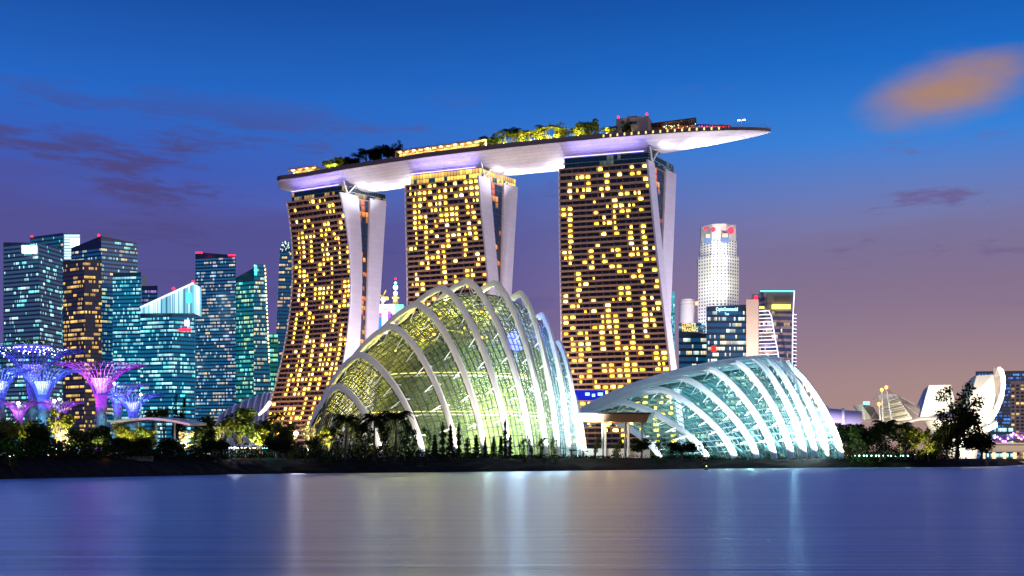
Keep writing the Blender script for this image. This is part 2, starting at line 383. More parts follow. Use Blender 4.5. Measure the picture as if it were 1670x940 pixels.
tag(mb.build('bank', ROCK), 'dark rocky bank sloping to the water', 'bank', kind='structure')

# ------------------------------------------------------------------ hotel towers
WINW = .60
def polyline_fit(xs, ys, deg):
    c = np.polyfit(xs, ys, min(deg, len(xs)-1)); return lambda z: float(np.polyval(c, z))
def hotel(label, fl_top, fr_top, eang, L, RR, W1, W2, litp, seed, nb, topglow):
    rnd = random.Random(seed); ZT = 182.0
    fl = G(fl_top[0], (ZT-CZ)*F/(HZ-fl_top[1]), ZT); frp = G(fr_top[0], (ZT-CZ)*F/(HZ-fr_top[1]), ZT)
    ax = (frp-fl); ax.z = 0; wid = ax.length; ax.normalize(); e = Vector((math.cos(R(eang)), math.sin(R(eang)), 0))
    def solve(base, d, px):
        k = (px-CX)/F; return (k*base.y-base.x)/(d.x-k*d.y)
    # front-left edge -> depth shift d(z)
    zs, ds = [], []
    for px, py in L:
        t = solve(fl, e, px); zs.append(CZ+(HZ-py)/F*(fl.y+t*e.y)); ds.append(t)
    dfun = polyline_fit(zs, ds, 3)
    zs, ws = [], []
    for px, py in RR:
        z = CZ+(HZ-py)/F*frp.y; b0 = frp+e*dfun(z); t = solve(b0, ax, px); zs.append(z); ws.append(t)
    wfun = polyline_fit(zs, ws, 2)
    FL = lambda z: Vector((fl.x, fl.y, 0))+e*dfun(z)+Vector((0, 0, z))
    FR = lambda z: Vector((frp.x, frp.y, 0))+e*dfun(z)+ax*wfun(z)+Vector((0, 0, z))
    zs, ts = [], []
    for px, py in W1:
        z = CZ+(HZ-py)/F*(frp.y+10); ts.append(solve(FR(z), e, px)); zs.append(z)
    t1 = polyline_fit(zs, ts, 2)
    f0 = Vector((frp.x, frp.y, 0)); A2, B2, z2 = [], [], []
    for pl, pr, py in W2:
        z = CZ+(HZ-py)/F*(frp.y+30); A2.append(solve(f0, e, pl)); B2.append(solve(f0, e, pr)); z2.append(z)
    ta, tb = polyline_fit(z2, A2, 1), polyline_fit(z2, B2, 1)
    Z0 = 3.5
    zl = [Z0+(ZT-Z0)*i/24 for i in range(25)]
    root = thing('hotel_tower', label, 'hotel', (FL(Z0)+e*15))
    # front slab: recessed back wall and white end wall
    REC = 1.7
    mb = MB(); mb.loft([[FL(z)+e*REC, FR(z)+e*REC-ax*.8, FR(z)+e*(t1(z)-.3)-ax*.8, FL(z)+e*(t1(z)-.3)] for z in zl]); mb.build('core_wall', RECESS, root)
    mb = MB(); mb.loft([[FR(z)-ax*.7, FR(z)+ax*.5-e*.3, FR(z)+e*t1(z)+ax*.5, FR(z)+e*t1(z)-ax*.7] for z in zl+[ZT+1.5]]); mb.build('end_wall', CLAD, root)
    mb = MB(); mb.loft([[FL(z)-ax*.5-e*.1, FL(z)+ax*.3, FL(z)+e*t1(z)+ax*.3, FL(z)+e*t1(z)-ax*.5] for z in zl]); mb.build('end_wall', CLAD, root)
    # rear slab
    fr0 = f0; fl0 = Vector((fl.x, fl.y, 0)); V = lambda z: Vector((0, 0, z))
    mb = MB(); mb.loft([[fl0+e*ta(z)+V(z), fr0+e*ta(z)-ax*.8+V(z), fr0+e*(tb(z)-.3)-ax*.8+V(z), fl0+e*(tb(z)-.3)+V(z)] for z in zl]); mb.build('rear_slab', BROWN, root)
    mb = MB(); mb.loft([[fr0+e*ta(z)-ax*.7+V(z), fr0+e*ta(z)+ax*.5+V(z), fr0+e*tb(z)+ax*.5+V(z), fr0+e*tb(z)-ax*.7+V(z)] for z in zl+[ZT+1.5]]); mb.build('end_wall', CLAD, root)
    # storeys
    nf = 50; lv = []; z = ZT-.6
    for k in range(nf):
        h = 3.95 if k < 5 else 3.32; z -= h; lv.append((z, h))
        if z < 10: break
    cols = [[0]*nb for _ in lv]; prev = [0]*nb
    for k in range(len(lv)):
        for j in range(nb):
            p = litp*(1.7 if (k < 4 and topglow) else 1.0)*(.55+.9*math.sin(j*1.7+seed+k*.13)**2)
            if prev[j]: p = min(.78, p+.26)
            if j == 0: p *= .4
            cols[k][j] = int(rnd.random() < p)
        prev = cols[k]
    cand = []; dg = MB(); dark = MB()
    for k, (z, h) in enumerate(lv):
        a, b_ = FL(z), FR(z); a1, b1 = FL(z+h*.34), FR(z+h*.34)
        mb = MB(); s = ax*.7
        mb.hexa([a-e*.12, b_-s-e*.12, b_+e*(REC+.02)-s, a+e*(REC+.02), a1-e*.12, b1-s-e*.12, b1+e*(REC+.02)-s, a1+e*(REC+.02)])
        mb.build('balcony_slab', BROWN, root)
        for j in range(nb):
            zz0, zz1 = z+h*.37, z+h*.90
            q = []
            u0, u1 = (j+.14)/nb, (j+.14+WINW+.1)/nb
            for zz, u in ((zz0, u0), (zz0, u1), (zz1, u1), (zz1, u0)):
                q.append(FL(zz).lerp(FR(zz), u*.985)+e*(REC-.12))
            if cols[k][j]:
                w = rnd.random()
                if w < .3:                       # curtain half drawn
                    um = u0+(u1-u0)*rnd.uniform(.4, .65); lo = rnd.random() < .5
                    q = [FL(zz).lerp(FR(zz), u*.985)+e*(REC-.12) for zz, u in ((zz0, u0 if lo else um), (zz0, um if lo else u1), (zz1, um if lo else u1), (zz1, u0 if lo else um))]
                cand.append((rnd.random() + (0 if HZ-(z-CZ)*F/a.y < 560 else -2), q))
            else: dark.face(q)
    cand.sort(key=lambda c: -c[0])
    for i, (_, q) in enumerate(cand):
        if i < 100:
            mb = MB(); mb.face(q, uv=[(0, 0), (1, 0), (1, 1), (0, 1)]); mb.build('lit_window', YEL, root)
        else: dg.face(q, uv=[(0, 0), (1, 0), (1, 1), (0, 1)])
    if dg.f: tag(dg.build('lit_window', YEL, root), kind='stuff')
    tag(dark.build('dark_window', DGLASS, root), kind='stuff')
    for j in range(nb+1):
        u = min(.987, max(.004, j/nb*.985)); mb = MB(); fd = .3 if j % 2 == 0 else 1.1
        mb.loft([[FL(z).lerp(FR(z), u)-ax*.13+e*fd, FL(z).lerp(FR(z), u)+ax*.13+e*fd, FL(z).lerp(FR(z), u)+ax*.13+e*REC, FL(z).lerp(FR(z), u)-ax*.13+e*REC] for z in zl])
        mb.build('bay_fin', FIN, root)
    # roof slab of the front face
    mb = MB(); mb.hexa([FL(ZT-.6)-e*.15, FR(ZT-.6)-e*.15-ax*.7, FR(ZT-.6)+e*42-ax*.7, FL(ZT-.6)+e*42, FL(ZT)-e*.15, FR(ZT)-e*.15-ax*.7, FR(ZT)+e*42-ax*.7, FL(ZT)+e*42]); mb.build('roof_slab', BROWN, root)
    # atrium glazing between the legs, storey by storey
    for k, (z, h) in enumerate(lv):
        za, zb = z+.5, z+h
        pa = [FR(q)+e*(t1(q)-.2)-ax*1.2 for q in (za, zb)]; pb = [f0+e*ta(q)-ax*1.2+V(q) for q in (za, zb)]
        if (pb[0]-pa[0]).dot(e) < 1.0: continue
        ln = (pb[0]-pa[0]).length
        mb = MB(); mb.face([pa[0], pb[0], pb[1], pa[1]], uv=[(0, k), (ln, k), (ln, k+.98), (0, k+.98)]); mb.build('atrium_glazing', ATRIUM, root)
        mb = MB(); mb.hexa([pa[0]-V(.5), pb[0]-V(.5), pb[0]-V(.5)-ax*.5, pa[0]-V(.5)-ax*.5, pa[0], pb[0], pb[0]-ax*.5, pa[0]-ax*.5]); mb.build('floor_edge', DARK, root)
    # glass storey below the roof garden
    rp = [FL(ZT)+e*2+ax*2.5, FR(ZT)+e*2-ax*.5, FR(ZT)+e*39-ax*.3, FL(ZT)+e*39+ax*2.5]
    ln = (rp[1]-rp[0]).length; zt = 188.5
    for k in range(2):
        mb = MB(); z0, z1 = ZT+k*3.3, ZT+k*3.3+3.0
        for i in range(4):
            a, c = rp[i], rp[(i+1) % 4]; l = (c-a).length
            mb.face([(a.x, a.y, z0), (c.x, c.y, z0), (c.x, c.y, z1), (a.x, a.y, z1)], uv=[(0, k+seed), (l, k+seed), (l, k+seed+.98), (0, k+seed+.98)])
        mb.build('glass_storey', SKYGLASSL if topglow else SKYGLASS, root)
        mb = MB(); mb.prism([(p.x, p.y) for p in [rp[0]-ax*.3-e*.3, rp[1]+ax*.3-e*.3, rp[2]+ax*.3+e*.3, rp[3]-ax*.3+e*.3]], z1, z1+.3); mb.build('floor_edge', STEEL, root)
    # rail with small lamps along the front roof edge
    mb = MB(); mb.tube([FL(ZT)+e*.6+ax*3+V(7.4), FR(ZT)+e*.6-ax*1.0+V(7.4)], .22, 6); mb.build('roof_rail', WHITE, root)
    # unseen floods added: warm ones wash the facade, paler ones the end walls
    zb = 14
    for u in (.2, .75):
        q = FL(zb).lerp(FR(zb), u)-e*34; q.z = 6; mb = MB(); mb.box(q-V(.4), (1, 1, .8)); mb.build('added_floodlight', DARK, root)
        lamp('SPOT', q+V(.4), 115000, (1, .62, .30), root, 1.0, FL(70).lerp(FR(70), u), 110, 1, 'facade_flood')
    for dd, zz in ((-6, 90), (30, 110)):
        q = FR(zb)+ax*46+e*dd; q.z = 6; mb = MB(); mb.box(q-V(.4), (1, 1, .8)); mb.build('added_floodlight', DARK, root)
        lamp('SPOT', q+V(.4), 520000, (.93, .83, 1), root, 1.0, FR(zz)+e*(8 if dd < 0 else 32), 110, 1, 'facade_flood')
    # V columns on the end wall
    for (s0, s1) in ((6, 1.5), (6.2, 13)):
        mb = MB(); mb.tube([FR(ZT)+e*s0+ax*.2+V(1.4), FR(ZT)+e*s1+ax*1.0+V(9.5)], .55, 8); mb.build('roof_column', WHITE, root)
    # violet uplight trough along the front edge
    mb = MB(); a, c = FL(ZT)+e*1.1+ax*3, FR(ZT)+e*1.1-ax*3
    mb.hexa([a+V(7.0), c+V(7.0), c+e*.7+V(7.0), a+e*.7+V(7.0), a+V(7.2), c+V(7.2), c+e*.7+V(7.2), a+e*.7+V(7.2)]); mb.build('light_trough', VIOLET, root)
    md = a.lerp(c, .5)
    l = lamp('AREA', (md.x, md.y, ZT+7.4), 3800, (.45, .35, 1), root, (ln*.9, .6), name='violet_uplight')
    l.rotation_euler = Matrix(((ax.x, -ax.y, 0), (ax.y, ax.x, 0), (0, 0, 1))).to_euler(); l.rotation_euler.x += math.pi
    return dict(FL=FL, FR=FR, ax=ax, e=e, root=root, rp=rp, wid=wid)
ATRIUM = office('atrium_glass', (.02, .03, .06), (.02, .02, .03), lin(255, 110, 20), lin(255, 205, 80), .24, 1.5, 3.4, (0, .004, .01), .2, .16, 3, .05)
SKYGLASS = office('sky_lobby_glass', (.004, .014, .018), (.02, .03, .03), lin(255, 190, 70), lin(70, 120, 115), .14, .9, 2.2, (0, .003, .005), .6, .12, 7, .0)
SKYGLASSL = office('sky_lobby_lit_glass', (.01, .05, .06), (.02, .03, .03), lin(255, 200, 60), lin(255, 180, 60), .8, 2.4, 2.2, (0, .03, .03), .6, .12, 8, .2)
VIOLET = emit('violet_tube', (.35, .28, 1), 6)
T1 = hotel('bronze hotel tower with a flared foot, standing farthest along under the boat-shaped roof', (468, 330), (555.7, 317.4), 45,
    [(468, 330), (474, 381), (475.7, 420), (475.5, 500), (470.6, 525), (461.7, 578), (450, 620), (439.4, 659), (428, 700)],
    [(555.7, 317), (567, 400), (569.8, 450), (572, 500), (569, 520), (565.4, 560), (558.5, 597), (545, 660)],
    [(583.8, 319), (587, 400), (590, 450), (591.5, 500), (588, 520), (585, 560)],
    [(603.3, 630, 318), (601.4, 624.3, 400), (599, 620, 500), (596, 614, 560)], .36, 3, 14, False)
T2 = hotel('bronze hotel tower rising behind the tall glass dome, top rooms brightly lit', (660.9, 302.3), (779.9, 289.6), 52,
    [(660.9, 302.3), (662.5, 380), (664, 490), (663, 560), (655, 640)],
    [(779.9, 290), (788, 375), (796.2, 462), (800, 560)],
    [(798.3, 292), (805, 375), (812.3, 462)],
    [(821.8, 844.2, 292), (817.4, 834, 470)], .38, 8, 14, True)
T3 = hotel('broad bronze hotel tower between the two glass domes, scattered yellow rooms', (911.6, 275.6), (1056.2, 264.3), 58,
    [(911.6, 275.6), (913, 380), (914, 476), (916.6, 600), (917, 660)],
    [(1056.2, 264.3), (1065, 357), (1076.7, 458), (1092, 590), (1098, 640)],
    [(1066, 266), (1074, 357), (1085, 458), (1102, 600)],
    [(1087.6, 1102, 266), (1081, 1099.6, 357), (1078, 1096, 440), (1076, 1092, 520)], .33, 5, 14, False)

# ------------------------------------------------------------------ roof garden: boat-shaped deck over the three towers
def cr(p0, p1, p2, p3, t):
    return .5*((2*p1)+(p2-p0)*t+(2*p0-5*p1+4*p2-p3)*t*t+(3*p1-p0-3*p2+p3)*t**3)
ctrl = []
for t in (T1, T2, T3):
    c = (t['FL'](182)+t['FR'](182))/2+t['e']*20; ctrl.append(Vector((c.x, c.y, 0)))
tipL = G(459, 792, 0); tipR = G(1257, 668, 0)
K = [tipL, ctrl[0], ctrl[1], ctrl[2], tipR]
K = [K[0]*2-K[1]]+K+[K[-1]*2-K[-2]]
spine = []
for i in range(1, 5):
    for k in range(16): spine.append(cr(K[i-1], K[i], K[i+1], K[i+2], k/16))
spine.append(tipR); NS = len(spine)
cum = [0]
for i in range(1, NS): cum.append(cum[-1]+(spine[i]-spine[i-1]).length)
LEN = cum[-1]; ZD = 200.0
def deck(s):                                     # s in 0..1 along the length -> point, tangent, normal (towards the rear), half width, hull depth
    d = s*LEN; i = max(0, min(NS-2, next((k for k in range(NS-1) if cum[k+1] >= d), NS-2)))
    f = (d-cum[i])/(cum[i+1]-cum[i]); p = spine[i].lerp(spine[i+1], f); t = (spine[min(i+2, NS-1)]-spine[max(i-1, 0)]).normalized()
    n = Vector((-t.y, t.x, 0))
    w = 19.5*min(1, max(0, 1-((abs(s-.47)/.53)**3.6)))**.62
    if s < .3: w = 19.5*min(1, .42+.58*math.sin(min(1, s/.22)*math.pi/2)) if s > .004 else 19.5*.36
    h = 11.5*min(1, max(0.02, (1-s)/.40))**.8*min(1, .38+s/.10)
    return p, t, n, max(w, .25), h
garden = thing('roof_garden', 'long boat-shaped white roof deck bridging the tops of three towers', 'roof deck', spine[NS//2]+Vector((0, 0, ZD)))
mb = MB(); rings = []
NU = 14
for i in range(97):
    s = i/96; p, t, n, w, h = deck(s); ring = []
    for k in range(NU+1):
        u = -1+2*k/NU; ring.append(p+n*(u*w)+Vector((0, 0, ZD-1.2-h*(1-abs(u)**2.3))))
    rings.append(ring)
mb.loft(rings, closed=False); hull = mb
for ring in (rings[0], rings[-1]): mb.face(ring)
mb.build('hull', HULL, garden, smooth=True)
mb = MB(); mb.loft([[deck(i/96)[0]+deck(i/96)[2]*(u*deck(i/96)[3])+Vector((0, 0, ZD)) for u in (-1, -.5, 0, .5, 1)] for i in range(97)], closed=False)
mb.build('deck_floor', mat('deck_paving', (.16, .12, .1), .8), garden)
FASC = mat('fascia_bronze', (.11, .08, .08), .5)
for sgn in (-1, 1):
    mb = MB(); rg = []
    for i in range(97):
        p, t, n, w, h = deck(i/96); a = p+n*(sgn*w); b_ = p+n*(sgn*max(.05, w-.5)); hh = 1.7 if i < 66 else 1.7*(1-(i-66)/40)
        rg.append([a+Vector((0, 0, ZD-1.3)), a+Vector((0, 0, ZD+hh)), b_+Vector((0, 0, ZD+hh)), b_+Vector((0, 0, ZD-1.3))])
    mb.loft(rg); mb.build('fascia', FASC, garden)
# lamps set into the fascia near the bow
for i in range(17):
    s = .715+i*.0125; p, t, n, w, h = deck(s); q = p-n*(w+.06)+Vector((0, 0, ZD+.1))
    mb = MB(); mb.box(q, (.9, .25, 1.5), math.atan2(t.y, t.x)); mb.build('fascia_lamp', emit('fascia_yellow', (1, .8, .25), 1.6), garden)
# glass rail round the bow with posts
mb = MB()
for i in range(30):
    s = .9+.099*i/29; p, t, n, w, h = deck(s)
    for sg in (-1, 1): mb.tube([p+n*(sg*w)+Vector((0, 0, ZD)), p+n*(sg*w)+Vector((0, 0, ZD+2.4))], .08, 4)
for sg in (-1, 1): mb.tube([deck(.9+.099*i/29)[0]+deck(.9+.099*i/29)[2]*(sg*deck(.9+.099*i/29)[3])+Vector((0, 0, ZD+2.4)) for i in range(30)], .09, 4)
mb.build('bow_railing', STEEL, garden)
# floodlights under the hull, on the tower heads, washing the belly
def belly(t, side, col, shots):
    top = t['FR'](182) if side > 0 else t['FL'](182)
    for k, (reach, energy, spot, dd) in enumerate(shots):
        p = top+t['e']*(13+7*k)+t['ax']*(1.6*side)+Vector((0, 0, 1.2)); aim = p+t['ax']*(side*reach)+Vector((0, 0, 9))+t['e']*dd
        mb = MB(); mb.box(p-Vector((0, 0, .3)), (1.0, 1.0, .6), 0); mb.tube([p+t['ax']*(side*.1), p+t['ax']*(side*.8)+Vector((0, 0, .3))], [.35, .5], 10); mb.build('belly_floodlight', STEEL, t['root'])
        lamp('SPOT', p+t['ax']*(side*1.0)+Vector((0, 0, .5)), energy*.5, col, t['root'], .8, aim, spot, 1.0, 'belly_flood')
belly(T1, -1, (.95, .85, 1), ((10, 6000, 140, -6), (22, 30000, 80, -2)))
belly(T1, 1, (.80, .90, 1), ((12, 10000, 140, -8), (30, 120000, 76, -6), (48, 330000, 50, -6)))
belly(T2, -1, (.82, .90, 1), ((12, 10000, 140, -8), (30, 120000, 76, -6), (48, 300000, 50, -6)))
belly(T2, 1, (.9, .84, 1), ((12, 10000, 140, -8), (30, 130000, 76, -6), (50, 420000, 50, -6)))
belly(T3, -1, (.92, .88, 1), ((12, 12000, 140, -8), (30, 130000, 76, -6), (50, 360000, 50, -6)))
belly(T3, 1, (.93, .89, 1), ((14, 20000, 140, -6), (32, 300000, 76, -5), (52, 1100000, 48, -4), (72, 1500000, 34, -3)))

# ------------------------------------------------------------------ plants
def leafquad(mb, c, size, rnd, flat=.0):
    d = Vector((rnd.gauss(0, 1), rnd.gauss(0, 1), rnd.gauss(0, 1)*(1-flat)+flat*1.5)).normalized()
    a = d.orthogonal().normalized(); a = Matrix.Rotation(rnd.uniform(0, 6.28), 3, d) @ a; b_ = d.cross(a)
    w = size*rnd.uniform(.6, 1.2); h = w*rnd.uniform(.5, .9)
    mb.face([c-a*w, c-b_*h, c+a*w, c+b_*h])
def crown_mesh(name, seed, n, blobs, leaf, mats):
    rnd = random.Random(seed); mb = MB()
    tot = sum(b[3]**2 for b in blobs)
    for (x, y, z, r, sq) in blobs:
        for _ in range(int(n*r*r/tot)):
            d = Vector((rnd.gauss(0, 1), rnd.gauss(0, 1), rnd.gauss(0, 1))).normalized(); k = rnd.random()**.42*(1+.12*math.sin(9*d.x+5*d.z+seed))
            leafquad(mb, Vector((x, y, z))+Vector((d.x*r*k, d.y*r*k, d.z*r*k*sq)), leaf, rnd)
    return mb.mesh(name, mats)
def trunk_mesh(name, seed, h, r, limbs):
    rnd = random.Random(seed); mb = MB()
    bend = Vector((rnd.uniform(-.3, .3), rnd.uniform(-.3, .3), 0))
    pts = [bend*math.sin(i/5*2.4)*.5+Vector((0, 0, h*i/5)) for i in range(6)]
    mb.tube([Vector((0, 0, -.4))]+pts, [r*1.5, r*1.2]+[r*(1-.11*i) for i in range(1, 6)], 7)
    for tip in limbs:
        s = pts[rnd.choice([2, 3, 4])]; t = Vector(tip); mid = s.lerp(t, .5)+Vector((rnd.uniform(-.3, .3), rnd.uniform(-.3, .3), .5))
        mb.tube([s, mid, t], [r*.5, r*.34, r*.12], 5)
    return mb.mesh(name, BARK)
KINDS = {}
def blobs_broad(seed, n, R0, zc, sq, r0):
    rnd = random.Random(seed); o = [(0, 0, zc, r0*1.1, sq)]
    for i in range(n):
        a = rnd.uniform(0, 6.28); q = R0*rnd.uniform(.45, 1); o.append((q*math.cos(a), q*math.sin(a), zc+rnd.uniform(-1.0, 1.1)*sq*(2.7 if R0 < 3.5 else 1.4), r0*rnd.uniform(.5, .95), sq))
    return o
for nm, sd, args, n, leaf, mt in (
    ('broad', 1, (13, 2.9, 5.3, .85, 1.75), 2300, .30, LEAF), ('broad_dark', 2, (14, 2.9, 4.8, .95, 1.9), 2700, .30, LEAFD), ('round_dark', 5, (10, 2.0, 4.8, 1.0, 2.3), 2800, .30, LEAFD),
    ('airy', 3, (16, 3.1, 5.8, .8, 1.1), 1100, .27, LEAFY), ('olive', 4, (13, 2.8, 4.9, .95, 1.6), 2100, .28, LEAFY), ('pale', 6, (14, 2.2, 4.4, 1.15, 1.2), 1300, .26, LEAFP),
    ('umbrella', 7, (14, 3.6, 8.0, .42, 1.3), 1000, .26, LEAF), ('tall_sparse', 8, (26, 2.6, 5.8, 1.15, 1.3), 3800, .20, LEAFD)):
    bl = blobs_broad(sd, *args)
    KINDS[nm] = (trunk_mesh('trunk', sd, args[2]*.86, .26, [(b[0]*.85, b[1]*.85, b[2]) for b in bl]), crown_mesh('crown', sd, n, bl, leaf, mt), 9.0, 8.6)
def frond(mb, base, ang, L, lift, rnd):
    d = Vector((math.cos(ang), math.sin(ang), 0)); sd = Vector((-d.y, d.x, 0)); pr = None
    for i in range(9):
        s = i/8; p = base+d*(L*(s-.12*s*s))+Vector((0, 0, L*(lift*s-.95*s*s)))
        if pr is not None:
            mb.tube([pr, p], .05, 3, cap=False)
            for sg in (-1, 1):
                w = L*.30*math.sin(math.pi*min(.97, s*.85+.1)); q = p.lerp(pr, .5)
                tip = q+sd*(sg*w)+d*(w*.5)-Vector((0, 0, w*.45)); mb.face([q, q+d*.16, tip])
                q2 = p; tip = q2+sd*(sg*w*.9)+d*(w*.5)-Vector((0, 0, w*.5)); mb.face([q2, q2+d*.16, tip])
        pr = p
def palm(seed, n, L):
    rnd = random.Random(seed); mb = MB(); top = Vector((rnd.uniform(-.2, .2), .1, 6.4))
    for i in range(n): frond(mb, top, i*2.4+rnd.uniform(-.2, .2), L*rnd.uniform(.8, 1.1), rnd.choice([.15, .5, .9, 1.15]), rnd)
    tr = MB(); tr.tube([(0, 0, -.4), (.05, 0, 2), top*.6, top], [.3, .22, .2, .19], 7)
    return tr.mesh('trunk', BARK), mb.mesh('crown', LEAFD), 8.2, 6.4
KINDS['palm'] = palm(1, 20, 3.2); KINDS['full_palm'] = palm(2, 60, 3.3); KINDS['lit_palm'] = (KINDS['palm'][0], palm(3, 18, 3.0)[1], 8.2, 6.4)
KINDS['lit_palm'][1].materials[0] = LEAFY
rnd = random.Random(9); mb = MB()
for _ in range(1500):
    z = rnd.uniform(.8, 9.4); r = (1-z/9.8)**.75*1.75*(.72+.28*math.sin(z*5.2))*rnd.random()**.45; a = rnd.uniform(0, 6.28)
    leafquad(mb, Vector((r*math.cos(a), r*math.sin(a), z)), .22, rnd, .3)
tr = MB(); tr.tube([(0, 0, -.4), (0, 0, 4), (0, 0, 9)], [.22, .14, .04], 6)
KINDS['conifer'] = (tr.mesh('trunk', BARK), mb.mesh('crown', LEAFD), 9.6, 3.3)
rnd = random.Random(10); mb = MB()
for _ in range(1500):
    z = rnd.uniform(.5, 9.2); r = (1-z/9.6)**.6*1.75*(.6+.4*math.sin(z*3.3+1))*rnd.random()**.4; a = rnd.uniform(0, 6.28); r *= .75+.4*math.sin(2*a+z)
    leafquad(mb, Vector((r*math.cos(a), r*math.sin(a), z)), .24, rnd, .2)
KINDS['rough_conifer'] = (KINDS['conifer'][0], mb.mesh('crown', LEAF), 9.6, 3.3)
for nm, sd, mt in (('shrub', 21, LEAF), ('shrub_dark', 22, LEAFD), ('shrub_lit', 23, LEAFY), ('shrub_pale', 24, LEAFP)):
    bl = blobs_broad(sd, 8, 1.5, 1.5, .8, 1.0); tr = trunk_mesh('stem', sd, 1.2, .1, [(b[0]*.8, b[1]*.8, b[2]) for b in bl[:6]])
    KINDS[nm] = (tr, crown_mesh('foliage', sd, 760, bl, .17, mt), 3.0, 4.6)
# fan-shaped shrub of upright stems
rnd = random.Random(33); mb = MB()
for _ in range(420):
    a = rnd.uniform(0, 6.28); t = rnd.uniform(0, .5); h = rnd.uniform(1.5, 3.0); d = Vector((math.cos(a)*math.sin(t), math.sin(a)*math.sin(t), math.cos(t)))
    s = Vector((-d.y, d.x, 0)).normalized()*.07; q = d*h*.4; mb.face([q-s, q+s, d*h])
tr = MB()
for k in range(9):
    a = k*.7; tr.tube([(0, 0, -.2), (.35*math.cos(a), .35*math.sin(a), 1.2)], [.06, .03], 5)
KINDS['fan_shrub'] = (tr.mesh('stem', BARK), mb.mesh('foliage', LEAFP), 3.0, 2.8)
def plant(kind, px, top, Y, wpx, label, base=3.5, group=None, name=None, cat=None, seed=None):
    tm, cm, H, Wd = KINDS[kind]; rnd = random.Random((seed or 0)+int(px*13)+int(top))
    h = zat(top, Y)-base; w = wpx*Y/F
    nm = name or ('palm_tree' if 'palm' in kind else 'conifer_tree' if 'conifer' in kind else 'shrub' if 'shrub' in kind else 'tree')
    o = thing(nm, label, cat or ('palm' if 'palm' in kind else 'conifer' if 'conifer' in kind else 'shrub' if 'shrub' in kind else 'tree'), G(px, Y, base), group)
    o.scale = (w/Wd, w/Wd, h/H); o.rotation_euler = (0, 0, rnd.uniform(0, 6.28))
    for me in (tm, cm):
        c = bpy.data.objects.new(me.name.split('.')[0], me); COL.objects.link(c); c.parent = o
    return o
def uplight(px, Y, energy, col, label, base=3.5, dz=1.5, dy=-4.2, size=.25):
    p = G(px, Y+dy, base); mb = MB()
    mb.tube([p, p+Vector((0, 0, dz-.25))], .06, 6); mb.lathe((p.x, p.y, p.z+dz-.3), [(.08, 0), (.2, .12), (.2, .3), (.16, .31)], 10); mb.lathe((p.x, p.y, p.z+dz+.012), [(.15, 0), (.02, .04)], 10, 1)
    o = mb.build('garden_light', [DARK, COOL]); tag(o, label, 'lamp')
    lamp('SPOT', p+Vector((0, 0, dz+.2)), energy*42, col, o, size, p+Vector((0, 4.2, dz+6.5)), 130, .8, 'uplight')
    return o
YG, WG, GG = (1, .86, .35), (1, .85, .6), (.75, 1, .3)
# left shore, front to back
plant('round_dark', 61, 690, 196, 66, 'black round-crowned tree standing in front of the lit ledge')
plant('olive', 12, 678, 236, 64, 'olive tree beside the frame edge behind the lit ledge')
plant('olive', 41, 681, 246, 52, 'olive tree between the edge tree and the black round tree', seed=3)
plant('airy', 93, 662, 262, 62, 'airy yellow-lit tree below the white supertree lamps')
plant('fan_shrub', 114, 719, 212, 22, 'bright fan-shaped shrub lit from below beside a blue panel')
plant('shrub_lit', 92, 726, 216, 24, 'lit olive bush between the black tree and the fan-shaped shrub')
plant('shrub_lit', 22, 724, 214, 36, 'yellow lit bush on the ledge at the water garden end')
plant('pale', 104, 694, 236, 44, 'white-blossomed tree lit behind the fan-shaped shrub')
plant('broad_dark', 138, 690, 226, 62, 'dark broad tree arching over the white blossoms')
plant('broad_dark', 168, 686, 236, 56, 'dark tree with its low branches lit yellow from beneath', seed=2)
plant('olive', 205, 686, 250, 62, 'olive tree in front of the pale curved canopy')
plant('broad', 238, 694, 246, 52, 'leafy tree glowing yellow-green over the blue garden lights')
plant('umbrella', 268, 664, 330, 34, 'slim flat-topped tree against the sloping-roof office block')
plant('tall_sparse', 292, 653, 345, 36, 'tall dark tree rising above the pink edged canopy')
plant('umbrella', 247, 668, 335, 30, 'small flat-topped tree at the canopy end, nearer the supertrees', seed=2)
plant('pale', 303, 697, 238, 40, 'pale lit tree in cream blossom in the middle of the grove')
plant('broad_dark', 328, 688, 240, 58, 'dark tree directly beside the cream blossom tree')
plant('broad_dark', 336, 668, 340, 50, 'dark tree behind the grove beneath the wide dark office tower', seed=4)
plant('airy', 358, 678, 244, 54, 'branchy open tree with pale lit limbs below the ribbed roof')
plant('broad', 392, 660, 252, 72, 'tallest leaning tree of the grove before the ribbed roof')
plant('olive', 420, 688, 256, 46, 'yellow-green lit tree above the bright white stalls')
plant('palm', 446, 666, 262, 46, 'palm at the foot of the flared hotel tower')
plant('broad', 462, 686, 250, 52, 'green tree beside the star-bright floodlight')
plant('broad_dark', 430, 676, 300, 60, 'dark tree behind the palm at the ribbed roof end', seed=6)
plant('shrub_lit', 478, 712, 244, 30, 'yellow-green bush right under the star-bright floodlight')
plant('pale', 503, 684, 256, 40, 'pale leafy tree at the left foot of the tall dome')
plant('airy', 537, 690, 256, 48, 'airy lit tree between the pale tree and the palms')
plant('full_palm', 563, 670, 252, 50, 'black palm with wide fronds, first in the palm row from the floodlight')
plant('full_palm', 585, 683, 256, 40, 'black palm with a narrow crown, second in the palm row from the floodlight', seed=2)
plant('full_palm', 610, 668, 252, 50, 'black palm with fronds hanging low, third in the palm row from the floodlight', seed=3)
plant('full_palm', 645, 664, 254, 62, 'black palm with the fullest crown, end of the row nearest the conifers', seed=5)
plant('shrub_dark', 674, 713, 252, 26, 'round black bush below the first white rib')
plant('shrub_dark', 697, 711, 256, 24, 'round black bush between two white ribs beside a small green lamp')
